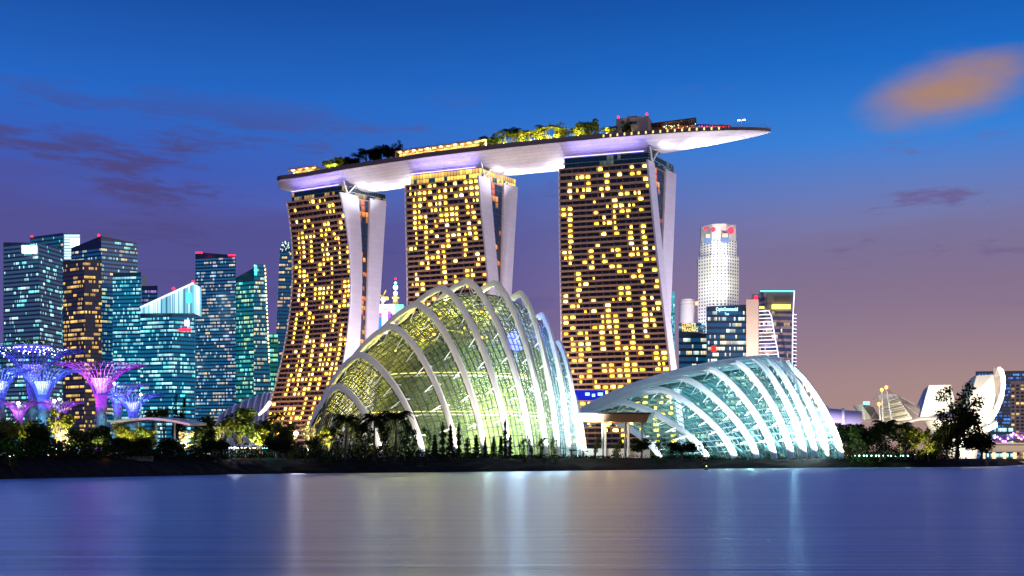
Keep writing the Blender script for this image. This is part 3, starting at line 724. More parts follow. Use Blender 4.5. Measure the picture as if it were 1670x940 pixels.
for (px, top, w, lb) in ((722, 686, 22, 'tallest dark conifer in front of the tall dome'), (735, 692, 15, 'thin conifer beside the tallest one'), (748, 689, 18, 'pointed conifer in the middle of a gap between white ribs'),
    (709, 708, 18, 'short conifer by the round black bushes'), (762, 713, 16, 'small bluish conifer under the third gap between ribs'), (777, 708, 16, 'conifer lit yellow-green on one side, before a rib foot'),
    (791, 712, 14, 'thin conifer just behind a glaring rib foot'), (805, 713, 17, 'dark stubby conifer between two glaring rib feet'), (824, 680, 17, 'lone tall conifer before the blue glass'), (817, 711, 16, 'yellow-lit conifer beside the lone tall one'), (832, 708, 18, 'bushy conifer right of the rib foot by blue glass')):
    plant('conifer' if px % 2 else 'rough_conifer', px, top, 278+px % 5, w*(1.0 if px % 3 else 1.35), lb)
for (px, top, Y, w, k, lb) in ((853, 724, 296, 20, 'shrub_dark', 'dark shrub between two white dome feet'), (866, 717, 300, 18, 'shrub_lit', 'yellow-green sapling by a dome foot'), (884, 722, 300, 24, 'shrub_dark', 'large dark shrub before the glaring feet'),
    (905, 724, 304, 20, 'shrub', 'green shrub before the brightest dome feet'), (932, 733, 306, 20, 'umbrella', 'small flat-topped sapling before the dome end'), (952, 735, 306, 18, 'umbrella', 'low flat-topped sapling beside the pavilion'),
    (972, 716, 330, 18, 'shrub_lit', 'lit green sapling by the first pavilion post'), (1007, 718, 335, 26, 'shrub_lit', 'bright yellow-green sapling under the pavilion roof'), (1046, 712, 336, 44, 'broad', 'dark green round tree at the pavilion corner'),
    (1078, 724, 340, 30, 'shrub', 'green shrub between the pavilion and the low dome'), (1112, 716, 344, 54, 'broad_dark', 'broad dark tree before the low dome'), (1146, 728, 350, 26, 'shrub_dark', 'dark shrub beside the broad tree at the low dome'),
    (1383, 731, 400, 30, 'shrub_lit', 'lit green bush at the outer foot of the low dome')):
    plant(k, px, top, Y, w, lb)
for (px, top, Y, w, k, lb) in ((1386, 683, 440, 76, 'broad_dark', 'dark dense tree next to the low dome outer foot'), (1414, 682, 455, 80, 'broad_dark', 'dark dense tree below the purple-lit barrel roofs'), (1442, 680, 440, 46, 'full_palm', 'dark palm below the striped sail roof'),
    (1468, 684, 448, 44, 'full_palm', 'dark palm below the lamp masts'), (1494, 688, 450, 74, 'olive', 'amber-lit tree under the museum rim'), (1476, 702, 432, 72, 'airy', 'reddish sparse tree above the shore lamps'),
    (1514, 708, 436, 46, 'shrub_lit', 'yellow-green tree beside the small palm'), (1530, 707, 438, 24, 'palm', 'small lone palm against the glowing museum foot'), (1561, 638, 440, 112, 'tall_sparse', 'tall ragged black tree in front of the white museum petals'),
    (1600, 700, 436, 84, 'broad_dark', 'wide low black tree under the ragged tall tree'), (1545, 690, 436, 76, 'tall_sparse', 'sparse dark tree filling in under the ragged tall tree'), (1436, 708, 428, 74, 'shrub_dark', 'dark shrub behind the shore lamps'), (1400, 712, 428, 70, 'shrub', 'green shrub behind the shore lamps by the low dome'), (1528, 731, 428, 22, 'shrub_lit', 'bright shrub at the end of the shore lamps')):
    plant(k, px, top, Y, w, lb)
for (px, top, Y, w, k, lb) in ((549, 712, 250, 40, 'shrub_dark', 'black shrub at the base of the first palm'), (597, 706, 250, 44, 'shrub_dark', 'black shrub filling in between the second and third palms'), (626, 702, 250, 40, 'shrub_dark', 'black shrub between the third palm and the fullest palm'), (660, 708, 250, 34, 'shrub_dark', 'black shrub at the base of the fullest palm'),
    (498, 726, 240, 44, 'shrub_dark', 'black shrub directly in front of the star-bright floodlight pole'), (518, 718, 244, 44, 'shrub_dark', 'black shrub before the pale leafy tree'), (272, 710, 226, 60, 'broad_dark', 'low black tree in front of the cream blossom tree'), (352, 712, 232, 56, 'broad_dark', 'low black tree in front of the branchy open tree'),
    (196, 708, 218, 54, 'broad_dark', 'low black tree in front of the pale curved canopy end'), (452, 712, 238, 56, 'broad_dark', 'low black tree in front of the cyan stall palm'), (2, 702, 206, 40, 'broad_dark', 'black tree cut by the frame edge'), (232, 712, 222, 50, 'round_dark', 'low black round tree beside the blue garden lamps'), (1350, 738, 396, 16, 'shrub', 'small green shrub between two foot ends of the low dome')):
    plant(k, px, top, Y, w, lb)
# low undergrowth along the top of the bank: uncountable
mb = MB(); rnd = random.Random(77)
for i in range(len(edge)-5):
    for _ in range(2200 if 0 < i < 8 else 1100 if i < 9 else 5200):
        f = rnd.random(); q = top_e[i].lerp(top_e[i+1], f); lo = edge[i].lerp(edge[i+1], f); d = (q-lo).normalized()
        q = q+d*rnd.uniform(-4, 9); hh = rnd.random()**1.3*(2.6 if q.x < -22 else 1.0 if q.x < 110 else 4.5)*(.45+.5*abs(math.sin(q.x*.13))+.35*abs(math.sin(q.x*.41+1)))
        leafquad(mb, Vector((q.x, q.y, 3.4+hh)), .32, rnd)
tag(mb.build('undergrowth', LEAFD, fix=False), 'dark low undergrowth along the top of the bank', 'undergrowth', kind='stuff')

# ------------------------------------------------------------------ glass domes
def superarc(u, nl, nr):
    """u 0..1 from far foot over the apex to the near foot -> (side, horizontal share, height share)"""
    if u < .5: a = u*math.pi; n = nl; s = -1
    else: a = (1-u)*math.pi; n = nr; s = 1
    c, q = max(0.0, math.cos(a)), max(0.0, math.sin(a)); k = (c**n+q**n)**(-1/n)
    return s, c*k, q*k
class Dome:
    def __init__(s, ribs, nl, nr, gz):
        s.r = []; s.nl, s.nr, s.gz = nl, nr, gz
        for (apx, aY, cpx, cpy, bpx, bY) in ribs:
            A, B = G(apx, aY, gz), G(bpx, bY, gz); k = (cpx-CX)/F; d = B-A
            t = (k*A.y-A.x)/(d.x-k*d.y); t = min(.8, max(.2, t)); C = A+d*t; C.x = k*C.y
            s.r.append((A, B, C, zat(cpy, C.y)-gz))
    def par(s, x):
        n = len(s.r); x = min(max(x, 0), n-1); i = min(int(x), n-2); f = x-i
        g = lambda j: s.r[min(max(j, 0), n-1)]
        o = []
        for c in range(4):
            a, b, d, e = g(i-1)[c], g(i)[c], g(i+1)[c], g(i+2)[c]
            if i-1 < 0: a = b*2-d
            if i+2 > n-1: e = d*2-b
            o.append(cr(a, b, d, e, f))
        return o
    def pt(s, x, u, k=1.0, kz=1.0):
        A, B, C, H = s.par(x); sd, h, v = superarc(u, s.nl, s.nr)
        q = C+((B if sd > 0 else A)-C)*(h*k); return Vector((q.x, q.y, s.gz+H*v*kz))
FK = 3.0
def build_dome(D, label, cat, K, KZ, glass, mull, ribmat, nu, sub, spots, hw, hd, x0, x1, grid_l, skip=()):
    c = D.par(len(D.r)/2)[2]
    root = thing('glass_dome', label, cat, Vector((c.x, c.y, D.gz)))
    n = len(D.r)
    us = [i/nu for i in range(nu+1)]
    bays = [x0]+[float(i) for i in range(n) if x0 < i < x1]+[x1]
    for bi in range(len(bays)-1):
        xa, xb = bays[bi], bays[bi+1]; xs = [xa+(xb-xa)*k/sub for k in range(sub+1)]
        mb = MB(); mb.loft([[D.pt(x, u, K, KZ) for u in us] for x in xs], closed=False); mb.build('glass_bay', glass if not isinstance(glass, tuple) else glass[1 if xa > 7.5 else 0], root, smooth=True)
        mb = MB()
        for k, x in enumerate(xs[:-1] if bi < len(bays)-2 else xs): mb.tube([D.pt(x, u, K+.004, KZ+.004) for u in us], (.15 if k else .2), 4, cap=False)
        for j in range(1, nu):
            if j % grid_l == 0: mb.tube([D.pt(x, us[j], K+.004, KZ+.004) for x in xs], .12, 4, cap=False)
        mb.build('mullion_grid', mull, root)
    for i in range(n):
        if i in skip: continue
        pts = [D.pt(i, u) for u in [k/56 for k in range(57)]]
        A, B, C, H = D.r[i]; cen = Vector((C.x, C.y, D.gz)); bnm = (B-A).normalized().cross(Vector((0, 0, 1)))
        rg = []
        for k, p in enumerate(pts):
            t = (pts[min(k+1, 56)]-pts[max(k-1, 0)]).normalized(); b_ = (bnm-t*bnm.dot(t)).normalized(); nn = t.cross(b_)
            if nn.dot(p-cen) < 0: nn = -nn
            ww = hw*(.62+.38*min(1, (p.z-D.gz)/25)); dd = hd
            rg.append([p-b_*ww-nn*dd, p+b_*ww-nn*dd, p+b_*ww*1.1, p+b_*ww*.6+nn*dd, p-b_*ww*.6+nn*dd, p-b_*ww*1.1])
        mb = MB(); mb.loft(rg); rib = mb.build('rib', ribmat, root)
        for k in range(4, 53, 4):
            u = k/56; p = pts[k]; q1 = D.pt(max(x0, i-.28), u, K, KZ); q2 = D.pt(min(x1, i+.28), u, K, KZ); q3 = D.pt(i, min(1, u+.03), K, KZ)
            mb = MB()
            for q in (q1, q2, q3):
                if (q-p).length < 14: mb.tube([p, q], .13, 4, cap=False)
            mb.tube([q1, q2], .11, 4, cap=False)
            mb.build('strut', WHITE, rib)
        pw, col = spots[i]
        if pw:
            dirn = (B-A).normalized(); q = B+dirn*5.5+Vector((0, 0, .5)); q2 = q-bnm*(1.5 if bnm.y > 0 else -1.5)
            mb = MB(); mb.box(q2-Vector((0, 0, .25)), (1.0, .8, .5), .4); mb.build('floodlight', DARK, root)
            lamp('SPOT', q2+Vector((0, 0, .4)), pw*FK, col, root, .5, D.pt(i, .82), 75, 1.0, 'rib_flood')
    return root
RIBC = mat('rib_paint_warm', (.80, .76, .68), .4, var=.12, scale=.3)
RIBW = mat('rib_paint_white', (.70, .73, .75), .4, var=.12, scale=.3)
MULL = mat('mullion_paint', (.02, .025, .02), .5)
MULLW = mat('mullion_pale', (.07, .10, .10), .5)
GL1 = glasshouse('conservatory_glass', (.86, .94, .72), .6, .15, (.82, .88, .42))
GL3 = glasshouse('conservatory_glass_blue_lit', (.74, .9, .9), .7, .22, (.6, .88, .85))  # same glass, its blue tint stands in for cool light at this end
GL2 = glasshouse('conservatory_glass_teal', (.52, .84, .84), .7, .17, (.35, .9, .9))
TALL = Dome([(492, 352, 508, 690, 560, 344), (497, 360, 553, 631, 622, 338), (503, 370, 588, 579, 690, 330), (515, 382, 638, 533, 745, 326), (535, 394, 680, 497, 791, 324), (562, 405, 719, 470, 831, 322), (600, 413, 761, 459, 866, 322),
    (650, 417, 806, 462, 891, 324), (710, 417, 849, 479, 910, 326), (770, 412, 884, 514, 928, 329), (830, 404, 911, 560, 945, 332), (880, 392, 932, 640, 954, 338)], 1.6, 1.45, 3.5)
w1, cw = (1, .93, .8), (.80, .95, 1)
build_dome(TALL, 'tall glass dome with white arched ribs, glowing yellow-green inside', 'glass dome', .955, .925, (GL1, GL3), MULL, RIBC, 96, 5,
    [(0, w1), (6000, w1), (14000, w1), (20000, w1), (24000, (1, .97, .95)), (28000, (.9, .95, 1)), (34000, cw), (40000, cw), (46000, cw), (50000, cw), (50000, cw), (42000, cw)], .52, .95, .45, 10.9, 2, (0,))
LOW = Dome([(905, 437, 988, 684, 1077, 376), (902, 444, 1016, 657, 1153, 378), (898, 450, 1078, 636, 1198, 380), (894, 456, 1114, 618, 1234, 384), (890, 462, 1159, 603, 1263, 388), (886, 468, 1201, 592, 1291, 392), (882, 474, 1230, 586, 1312, 396),
    (880, 480, 1248, 583.5, 1330, 400), (880, 488, 1262, 585, 1349, 405), (884, 496, 1277, 591, 1373, 411)], 1.75, 1.36, 3.5)
build_dome(LOW, 'low sweeping glass dome with glaring white ribs and teal glass', 'glass dome', .955, .90, GL2, MULLW, RIBW, 60, 5,
    [(12000, cw), (44000, cw), (60000, cw), (74000, cw), (90000, cw), (110000, cw), (140000, cw), (170000, cw), (200000, cw), (220000, cw)], .58, 1.05, .1, 8.9, 2)
# the planted mountain inside the tall dome
c = TALL.par(5.6)[2]; rnd = random.Random(5)
root = thing('planted_mountain', 'tall planted mountain glowing yellow-green inside the tall glass dome', 'indoor hill', Vector((c.x, c.y, 3.5)))
mb = MB(); rings = []
for i in range(15):
    z = 36*i/14; r = (20-11.5*(i/14)**1.1); rings.append([(c.x+(r+2.2*math.sin(3*a+i*.5)+rnd.uniform(-.8, .8))*math.cos(a)*1.4, c.y+(r*.72+rnd.uniform(-.6, .6))*math.sin(a), 3.5+z) for a in [k*2*math.pi/26 for k in range(26)]])
mb.loft(rings); mb.build('rock', mat('moss_rock', (.16, .19, .05), .9, var=.5, scale=.3), root)
mb = MB()
for _ in range(7600):
    i = rnd.random(); z = 36*i; r = (20.3-11.5*i**1.1); a = rnd.uniform(0, 6.28)
    leafquad(mb, Vector((c.x+(r+2.2*math.sin(3*a+i*7)+rnd.uniform(-.2, 1.4))*math.cos(a)*1.4, c.y+(r*.72+rnd.uniform(0, 1.6))*math.sin(a), 3.5+z)), .55, rnd)
tag(mb.build('planting', foliage('wall_planting', (.10, .16, .02), (.34, .34, .05), .25), root, fix=False), kind='stuff')
for hz, rr in ((13, 22), (25, 17)):
    mb = MB(); pts = [(c.x+rr*1.3*math.cos(a), c.y+rr*.85*math.sin(a), 3.5+hz) for a in [k*2*math.pi/40 for k in range(41)]]
    mb.tube(pts, .28, 6); mb.build('walkway', WHITE, root); mb = MB(); mb.tube([(x, y, z+.9) for x, y, z in pts], .12, 4); mb.build('walkway_light', emit('walk_light', (1, .8, .25), 3), root)
for (px, py, Y, e_, col) in ((572, 668, 356, 3200, (1, .86, .3)), (612, 612, 362, 4200, (1, .88, .3)), (645, 572, 364, 4600, (1, .86, .25)), (690, 530, 366, 5200, (1, .86, .22)), (735, 505, 368, 4600, (1, .9, .3)), (790, 505, 368, 3600, (.9, .95, .5)), (600, 640, 352, 2600, (1, .88, .35)), (660, 600, 354, 3600, (1, .90, .30)), (700, 560, 351, 4200, (1, .88, .25)), (735, 640, 345, 3800, (1, .93, .35)), (770, 590, 348, 3600, (1, .9, .3)), (800, 670, 336, 5200, (.75, .95, 1)), (840, 650, 338, 6400, (.6, .85, 1)),
    (850, 560, 348, 4200, (.16, .2, 1)), (890, 650, 345, 6200, (.55, .85, 1)), (915, 690, 342, 6500, (.7, .92, 1)), (700, 690, 345, 2400, (1, .92, .5)), (640, 690, 348, 2000, (1, .92, .5)), (760, 520, 362, 2600, (.9, .95, .3)), (850, 705, 336, 6500, (.7, .93, 1)), (790, 715, 336, 4200, (.8, .96, 1))):
    p = P(px, py, Y); mb = MB(); mb.sphere(p, .35, 8); f = mb.build('garden_lamp', emit('globe_%d' % px, col, 3), root); lamp('POINT', p, e_*2.0, col, root, 1.6, name='garden_glow')
q = P(842, 556, 352); o = MB(); o.sphere(q, 3.2, 14); o.tube([q-Vector((0, 0, 3)), Vector((q.x, q.y, 3.5))], .3, 6, 1); o = o.build('blue_lantern', [emit('lantern_blue', (.11, .13, 1), 4.5), STEEL])
tag(o, 'large glowing blue lantern hanging inside the tall glass dome', 'lantern'); lamp('POINT', q+Vector((0, -5, 0)), 9000, (.16, .2, 1), o, 1.5)
# planting beds inside the low dome
rnd = random.Random(6); mb = MB()
for _ in range(2600):
    x = rnd.uniform(1.0, 7.5); A, B, C, H = LOW.par(x); q = A.lerp(B, rnd.uniform(.3, .88)); leafquad(mb, Vector((q.x, q.y, 3.6+rnd.random()**2*4.5)), .5, rnd)
o = mb.build('indoor_planting', LEAF, fix=False); tag(o, 'green planting beds seen through the low glass dome', 'planting', kind='stuff')
root = thing('dome_lights', 'row of lamps on slim posts inside the low glass dome', 'lamps', G(1200, 420))
for (px, Y, z, e_, col) in ((1050, 400, 7, 1600, (.9, .9, .4)), (1100, 405, 8, 3000, (.5, .9, .9)), (1150, 410, 9, 3600, (.6, .95, .85)), (1190, 412, 10, 4600, (.45, .85, 1)), (1225, 420, 10, 5200, (.5, .9, 1)), (1260, 425, 10, 5600, (.6, .92, 1)), (1295, 425, 9, 6500, (.7, .95, 1)), (1325, 425, 8, 7000, (.8, .95, 1)), (1180, 440, 20, 2600, (.9, 1, .5)), (1230, 445, 22, 2600, (.8, 1, .5))):
    p = G(px, Y, z); mb = MB(); mb.tube([G(px, Y), p-Vector((0, 0, .3))], .08, 5); mb.sphere(p, .35, 8, 1); mb.build('lamp_post', [STEEL, emit('teal_globe', (.5, .9, .9), 3)], root)
    lamp('POINT', p, e_*4.5, col, root, .6, name='garden_glow')
# raking tree-like columns inside the low dome
root = thing('inner_frame', 'pale raking struts behind the teal glass of the low dome', 'frame', G(1220, 400))
for k in range(9):
    x = 2.3+k*.72; p = LOW.pt(x, .86, .90, .80); q = LOW.pt(min(8.8, x+.9), .93, .93, .9); q2 = Vector((q.x, q.y, 3.5)); mb = MB(); mb.tube([q2, p.lerp(q2, .45), p], [.7, .6, .35], 8); mb.build('strut', WHITE, root)

# ------------------------------------------------------------------ pavilion between the domes
root = thing('pavilion', 'brown-roofed open pavilion on slim white columns between the glass domes', 'pavilion', G(1000, 345))
ROOFB = mat('timber_soffit', (.36, .17, .06), .5, var=.25)
y0, y1, y2 = zat(690, 340), zat(677, 340), zat(672, 352)
c4 = [G(938, 340), G(1054, 336), G(1062, 354), G(930, 360)]
mb = MB(); mb.hexa([Vector((c4[0].x, c4[0].y, y0+.6)), Vector((c4[1].x, c4[1].y, y0)), Vector((c4[2].x, c4[2].y, y0+.3)), Vector((c4[3].x, c4[3].y, y0+.6)),
    Vector((c4[0].x-1, c4[0].y-1, y1+.3)), Vector((c4[1].x+1, c4[1].y-1, y1)), Vector((c4[2].x+1, c4[2].y, y1+.8)), Vector((c4[3].x, c4[3].y, y1+1))]); mb.build('roof', ROOFB, root)
mb = MB(); mb.hexa([Vector((c4[0].x-1.3, c4[0].y-1.2, y1+.33)), Vector((c4[1].x+1.3, c4[1].y-1.2, y1+.03)), Vector((c4[2].x+1.3, c4[2].y, y1+.83)), Vector((c4[3].x, c4[3].y, y1+1.03)),
    Vector((c4[0].x-1.3, c4[0].y-1.2, y1+.75)), Vector((c4[1].x+1.3, c4[1].y-1.2, y1+.45)), Vector((c4[2].x+1.3, c4[2].y, y1+1.4)), Vector((c4[3].x, c4[3].y, y1+1.6))]); mb.build('roof_edge', DARK, root)
for (px, Y) in ((983, 341), (987.5, 351), (1020, 340), (1025, 350), (1047, 339)):
    mb = MB(); p = G(px, Y); mb.tube([p, Vector((p.x, p.y, y0+.3))], .36, 8); mb.build('column', CONC, root)
mb = MB(); a = G(945, 352); b_ = G(1060, 350); mb.hexa([a, b_, b_+Vector((0, 1, 0)), a+Vector((0, 1, 0)), a+Vector((0, 0, 3)), b_+Vector((0, 0, 3)), b_+Vector((0, 1, 3)), a+Vector((0, 1, 3))]); mb.build('counter_wall', CONC, root)
for px in (960, 995, 1030):
    p = G(px, 344, y0-.2); mb = MB(); mb.box(p, (.8, .8, .2)); mb.build('ceiling_lamp', WARM, root); lamp('POINT', p-Vector((0, 0, .6)), 900, (1, .72, .3), root, .4)
mb = MB(); a = G(930, 640, zat(652, 640)); b_ = G(988, 640, zat(652, 640)); mb.hexa([a, b_, b_+Vector((0, 8, 0)), a+Vector((0, 8, 0)), a+Vector((0, 0, 5.4)), b_+Vector((0, 0, 5.4)), b_+Vector((0, 8, 5.4)), a+Vector((0, 8, 5.4))])
o = mb.build('podium_screen', emit('blue_screen', (.02, .03, .75), .8)); tag(o, 'glowing blue podium band at the foot of the broad hotel tower', 'podium')

for px, py, w in ((958, 643, 7), (968, 645, 5), (979, 643, 8)):
    a = P(px, py, 639); mb = MB(); mb.box(a, (w*.35, .4, 1.6)); q = mb.build('sign', emit('podium_sign_%d' % px, (.25, .6, 1), 3), o)
# ------------------------------------------------------------------ office towers of the far skyline
def skyscraper(label, front, depth, floors, mats, ztop=None, bottom=None, z0=3.5, group=None, name='office_tower', cat='office tower', k0=0):
    """front: list of (px, py_top, Y) left to right; one glazing band per storey round the building"""
    fm, bandm = mats
    n = len(front); top = [P(a, b, c) for a, b, c in front]; bot = [G(a if not bottom else bottom[i], c, z0) for i, (a, b, c) in enumerate(front)]
    back = []
    for q in (top[-1], top[0]):
        d = Vector((q.x, q.y, 0)).normalized()*depth; back.append(q+d)
    backb = [bot[-1]+Vector((bot[-1].x, bot[-1].y, 0)).normalized()*depth, bot[0]+Vector((bot[0].x, bot[0].y, 0)).normalized()*depth]
    ring_t, ring_b = top+back, bot+backb; m = len(ring_t)
    root = thing(name, label, cat, sum(ring_b, Vector())/m, group)
    mb = MB(); mb.loft([[p.lerp(q, k/30) for p, q in zip(ring_b, ring_t)] for k in range(31)]); mb.build('wall', fm, root)
    zmax = max(q.z for q in ring_t); fh = (zmax-z0)/max(1, floors)
    cen = sum(ring_b, Vector())/m
    for k in range(floors):
        za, zb = z0+fh*(k+.30), z0+fh*(k+.86); mb = MB()
        for i in range(m):
            j = (i+1) % m
            if zb > min(ring_t[i].z, ring_t[j].z)-.3: continue
            at = lambda q, z: ring_b[q].lerp(ring_t[q], (z-z0)/(ring_t[q].z-z0))
            a, b_, c_, d_ = at(i, za), at(j, za), at(j, zb), at(i, zb)
            nrm = (b_-a).cross(Vector((0, 0, 1))).normalized()*.18
            if nrm.dot((a+b_)/2-cen) < 0: nrm = -nrm
            l = (b_-a).length; mb.face([a+nrm, b_+nrm, c_+nrm, d_+nrm], uv=[(i*173, k+k0), (i*173+l, k+k0), (i*173+l, k+k0+.98), (i*173, k+k0+.98)])
        if mb.f: mb.build('window_band', bandm, root)
    return root
cy_, yl, wh = lin(90, 240, 235), lin(255, 214, 110), lin(220, 255, 245)
SPN = mat('blue_spandrel', (.05, .09, .14), .3, var=.1); SPT = mat('teal_spandrel', (.03, .13, .16), .3, var=.1); SPD = mat('navy_spandrel', (.02, .04, .09), .3, var=.1); SPB = mat('bronze_spandrel', (.10, .07, .07), .35)
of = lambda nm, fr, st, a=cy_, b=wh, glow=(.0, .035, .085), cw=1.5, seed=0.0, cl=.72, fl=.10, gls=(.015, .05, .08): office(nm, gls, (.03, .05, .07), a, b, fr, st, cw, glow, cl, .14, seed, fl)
def sign_panel(root, px0, px1, py0, py1, Y, m, name='sign'):
    a, b_ = P(px0, py1, Y), P(px1, py0, Y); mb = MB(); mb.box(((a.x+b_.x)/2, Y, (a.z+b_.z)/2), (b_.x-a.x, .6, b_.z-a.z)); return mb.build(name, m, root)
def beacon(root, px, py, Y, r=1.3):
    p = P(px, py, Y); mb = MB(); mb.tube([p-Vector((0, 0, 2.4)), p], .3, 5, 1); mb.sphere(p, r, 8); mb.build('beacon', [RED, DARK], root); 
SIGNW = emit('white_sign', (.95, .97, 1), 5); SIGNC = emit('cyan_sign', (.05, .75, 1), 3); SIGNY = emit('yellow_sign', (1, .85, .1), 4)
t = skyscraper('dark tower with a glaring white roof sign at the frame edge', [(5.5, 395.5, 1180), (62, 396, 1160), (101, 405, 1200)], 40, 52, (SPN, of('glass_a', .2, 1.5, seed=1.0, fl=.14, glow=(.016, .04, .08))), bottom=[5.5, 70, 101])
sign_panel(t, 36, 60, 401, 413, 1158, SIGNW)
t = skyscraper('taller tower with a bright lit corner rising behind the white-sign tower', [(49, 387, 1262), (103, 380, 1240), (131, 380.5, 1250)], 40, 58, (SPN, of('glass_b', .16, 1.3, yl, cy_, seed=2.0, fl=.1, glow=(.0, .045, .09))))
for k in range(9):
    sign_panel(t, 105, 130, 383+k*4.6, 386.2+k*4.6, 1239-k*.01, emit('roof_strip', (.6, .85, 1), 1.6), 'roof_light')
sign_panel(t, 115, 129, 390, 400, 1237, SIGNW); beacon(t, 52, 386, 1260)
t = skyscraper('twin-faced tower with bronze rooms on one side and teal bands on the other', [(116, 405, 1120), (165, 385, 1100), (224, 397, 1120)], 40, 56, (SPD, of('glass_c', .28, 1.1, yl, cy_, seed=3.0, glow=(.0, .03, .10))))
beacon(t, 161, 384, 1098)
t = skyscraper('bronze lower wing stepping out in front of the twin-faced tower', [(103, 425, 1095), (137.5, 424, 1080), (166, 424, 1085)], 20, 46, (SPB, of('glass_d', .26, 1.4, yl, lin(255, 190, 90), seed=4.0, glow=(.006, .006, .012))))
t = skyscraper('teal striped office slab in front of the twin-faced tower', [(184, 446, 1060), (230, 444, 1055)], 30, 48, (SPT, of('glass_e', .34, 1.3, cy_, wh, seed=5.0, glow=(.0, .085, .17))))
t = skyscraper('small distant violet-lit tower peeping between the teal slab and the sloping roof', [(231, 467, 1500), (257, 466, 1500)], 30, 40, (SPD, of('glass_f', .4, .8, lin(200, 110, 230), lin(230, 200, 230), seed=6.0)))
sign_panel(t, 231, 239, 451, 467, 1505, CONC, 'plant_room')
t = skyscraper('office block under a sloping glass-lit roof with a red logo', [(229, 512, 1010), (281, 511, 1000), (318, 513, 1010)], 40, 36, (SPT, of('glass_g', .36, 1.5, cy_, wh, seed=7.0, glow=(.0, .075, .16), fl=.14)))
SKYW = office('skylight_glass', (.1, .2, .3), (.05, .1, .2), lin(120, 225, 255), lin(235, 250, 255), .98, 1.5, 3.2, (.1, .3, .4), .2, .12, 4, .5)
a, b_, c_, d_ = P(229, 511, 999), P(229, 503, 999), P(316, 463, 999), P(316, 511, 999)
mb = MB(); mb.face([a, d_, c_, b_], uv=[(0, 0), (40, 0), (40, .98), (0, .2)]); dv = Vector((0, 25, 0)); mb.face([b_, c_, c_+dv, b_+dv], uv=[(0, 0)]*4); mb.face([d_, d_+dv, c_+dv, c_], uv=[(0, 0), (20, 0), (20, .9), (0, .9)]); mb.build('sloping_roof', SKYW, t, fix=False)
mb = MB(); mb.tube([b_+Vector((0, -.6, .5)), c_+Vector((0, -.6, .5))], .9, 6); mb.build('roof_edge', emit('roof_edge_light', (.85, .9, 1), 1.6), t)
for k in range(9):
    q = b_.lerp(c_, (k+.5)/9); mb = MB(); mb.box((q.x, q.y-.5, (q.z+a.z)/2), (.5, .5, q.z-a.z)); mb.build('roof_mullion', SPD, t)
sign_panel(t, 292, 312, 536, 541, 1000, emit('red_sign', (1, .03, .06), 3)); sign_panel(t, 301, 309, 522, 532, 1000, emit('pink_sign', (1, .45, .9), 3)); beacon(t, 283, 471, 1000); beacon(t, 315, 460, 1000)
sign_panel(t, 304, 312, 478, 494, 997, SIGNC)
t = skyscraper('broad flat-topped dark tower striped with gold and blue floors', [(318.6, 411.5, 1040), (384.5, 416.5, 1030)], 40, 62, (SPD, of('glass_h', .30, 1.25, lin(255, 205, 120), lin(150, 210, 240), seed=8.0, glow=(.004, .05, .12), cl=.45)))
sign_panel(t, 319, 330, 411.5, 413.6, 1028, RED, 'roof_light'); sign_panel(t, 372, 384, 416, 417.6, 1028, RED, 'roof_light')
t = skyscraper('teal residential tower with a slanting roof and dotted yellow rooms', [(381.5, 455, 1060), (414, 437, 1050)], 30, 44, (SPT, of('glass_i', .28, 1.3, lin(220, 240, 110), cy_, seed=9.0, glow=(.0, .085, .12), cl=.15)))
t = skyscraper('narrow teal tower with a slanting side and an edge of amber lamps', [(414, 431, 1048), (433, 432, 1050)], 30, 46, (SPT, of('glass_j', .30, 1.4, yl, wh, seed=10.0, glow=(.0, .06, .11), cl=.3)), bottom=[414, 446])
for k in range(26):
    mb = MB(); q = P(432.6+k*.26, 440+k*6, 1046); mb.box(q, (.9, .5, 1.4)); mb.build('edge_lamp', WARM, t)
sign_panel(t, 415, 419, 434, 449, 1045, SIGNC); 
t = skyscraper('small green-lit block low between the amber-edged tower and the flared hotel tower', [(438, 545, 1250), (453, 545, 1250)], 30, 26, (SPT, of('glass_k', .4, 1.2, lin(230, 255, 120), cy_, seed=11.0, glow=(.0, .07, .05))))
t = skyscraper('slender tapered tower with a sparkling crown beside the flared hotel tower', [(456, 412, 1300), (475, 412, 1300)], 40, 56, (SPN, of('glass_l', .26, 1.4, yl, lin(255, 200, 130), seed=12.0)), bottom=[442, 488])
mb = MB(); a, b_, c_, d_ = P(456, 412, 1300), P(475, 412, 1300), P(470, 394, 1310), P(461, 394, 1310); q = Vector((0, 40, 0)); mb.hexa([a, b_, b_+q, a+q, d_, c_, c_+Vector((0, 12, 0)), d_+Vector((0, 12, 0))]); mb.build('crown', SPN, t)
rnd = random.Random(3)
for k in range(34):
    f = rnd.random(); e_ = rnd.random(); q = a.lerp(b_, e_).lerp(d_.lerp(c_, e_), f); mb = MB(); mb.box(q-Vector((0, .6, 0)), (.6, .5, .8)); mb.build('crown_light', emit('crown_spark', (.8, 1, .92), 2.2), t)
for px in (6, 12):
    pass
t = skyscraper('low dim office slab behind the supertrees beside the frame edge', [(-40, 560, 1400), (6, 559, 1390)], 30, 22, (SPN, of('glass_m', .1, .7, seed=13.0)))
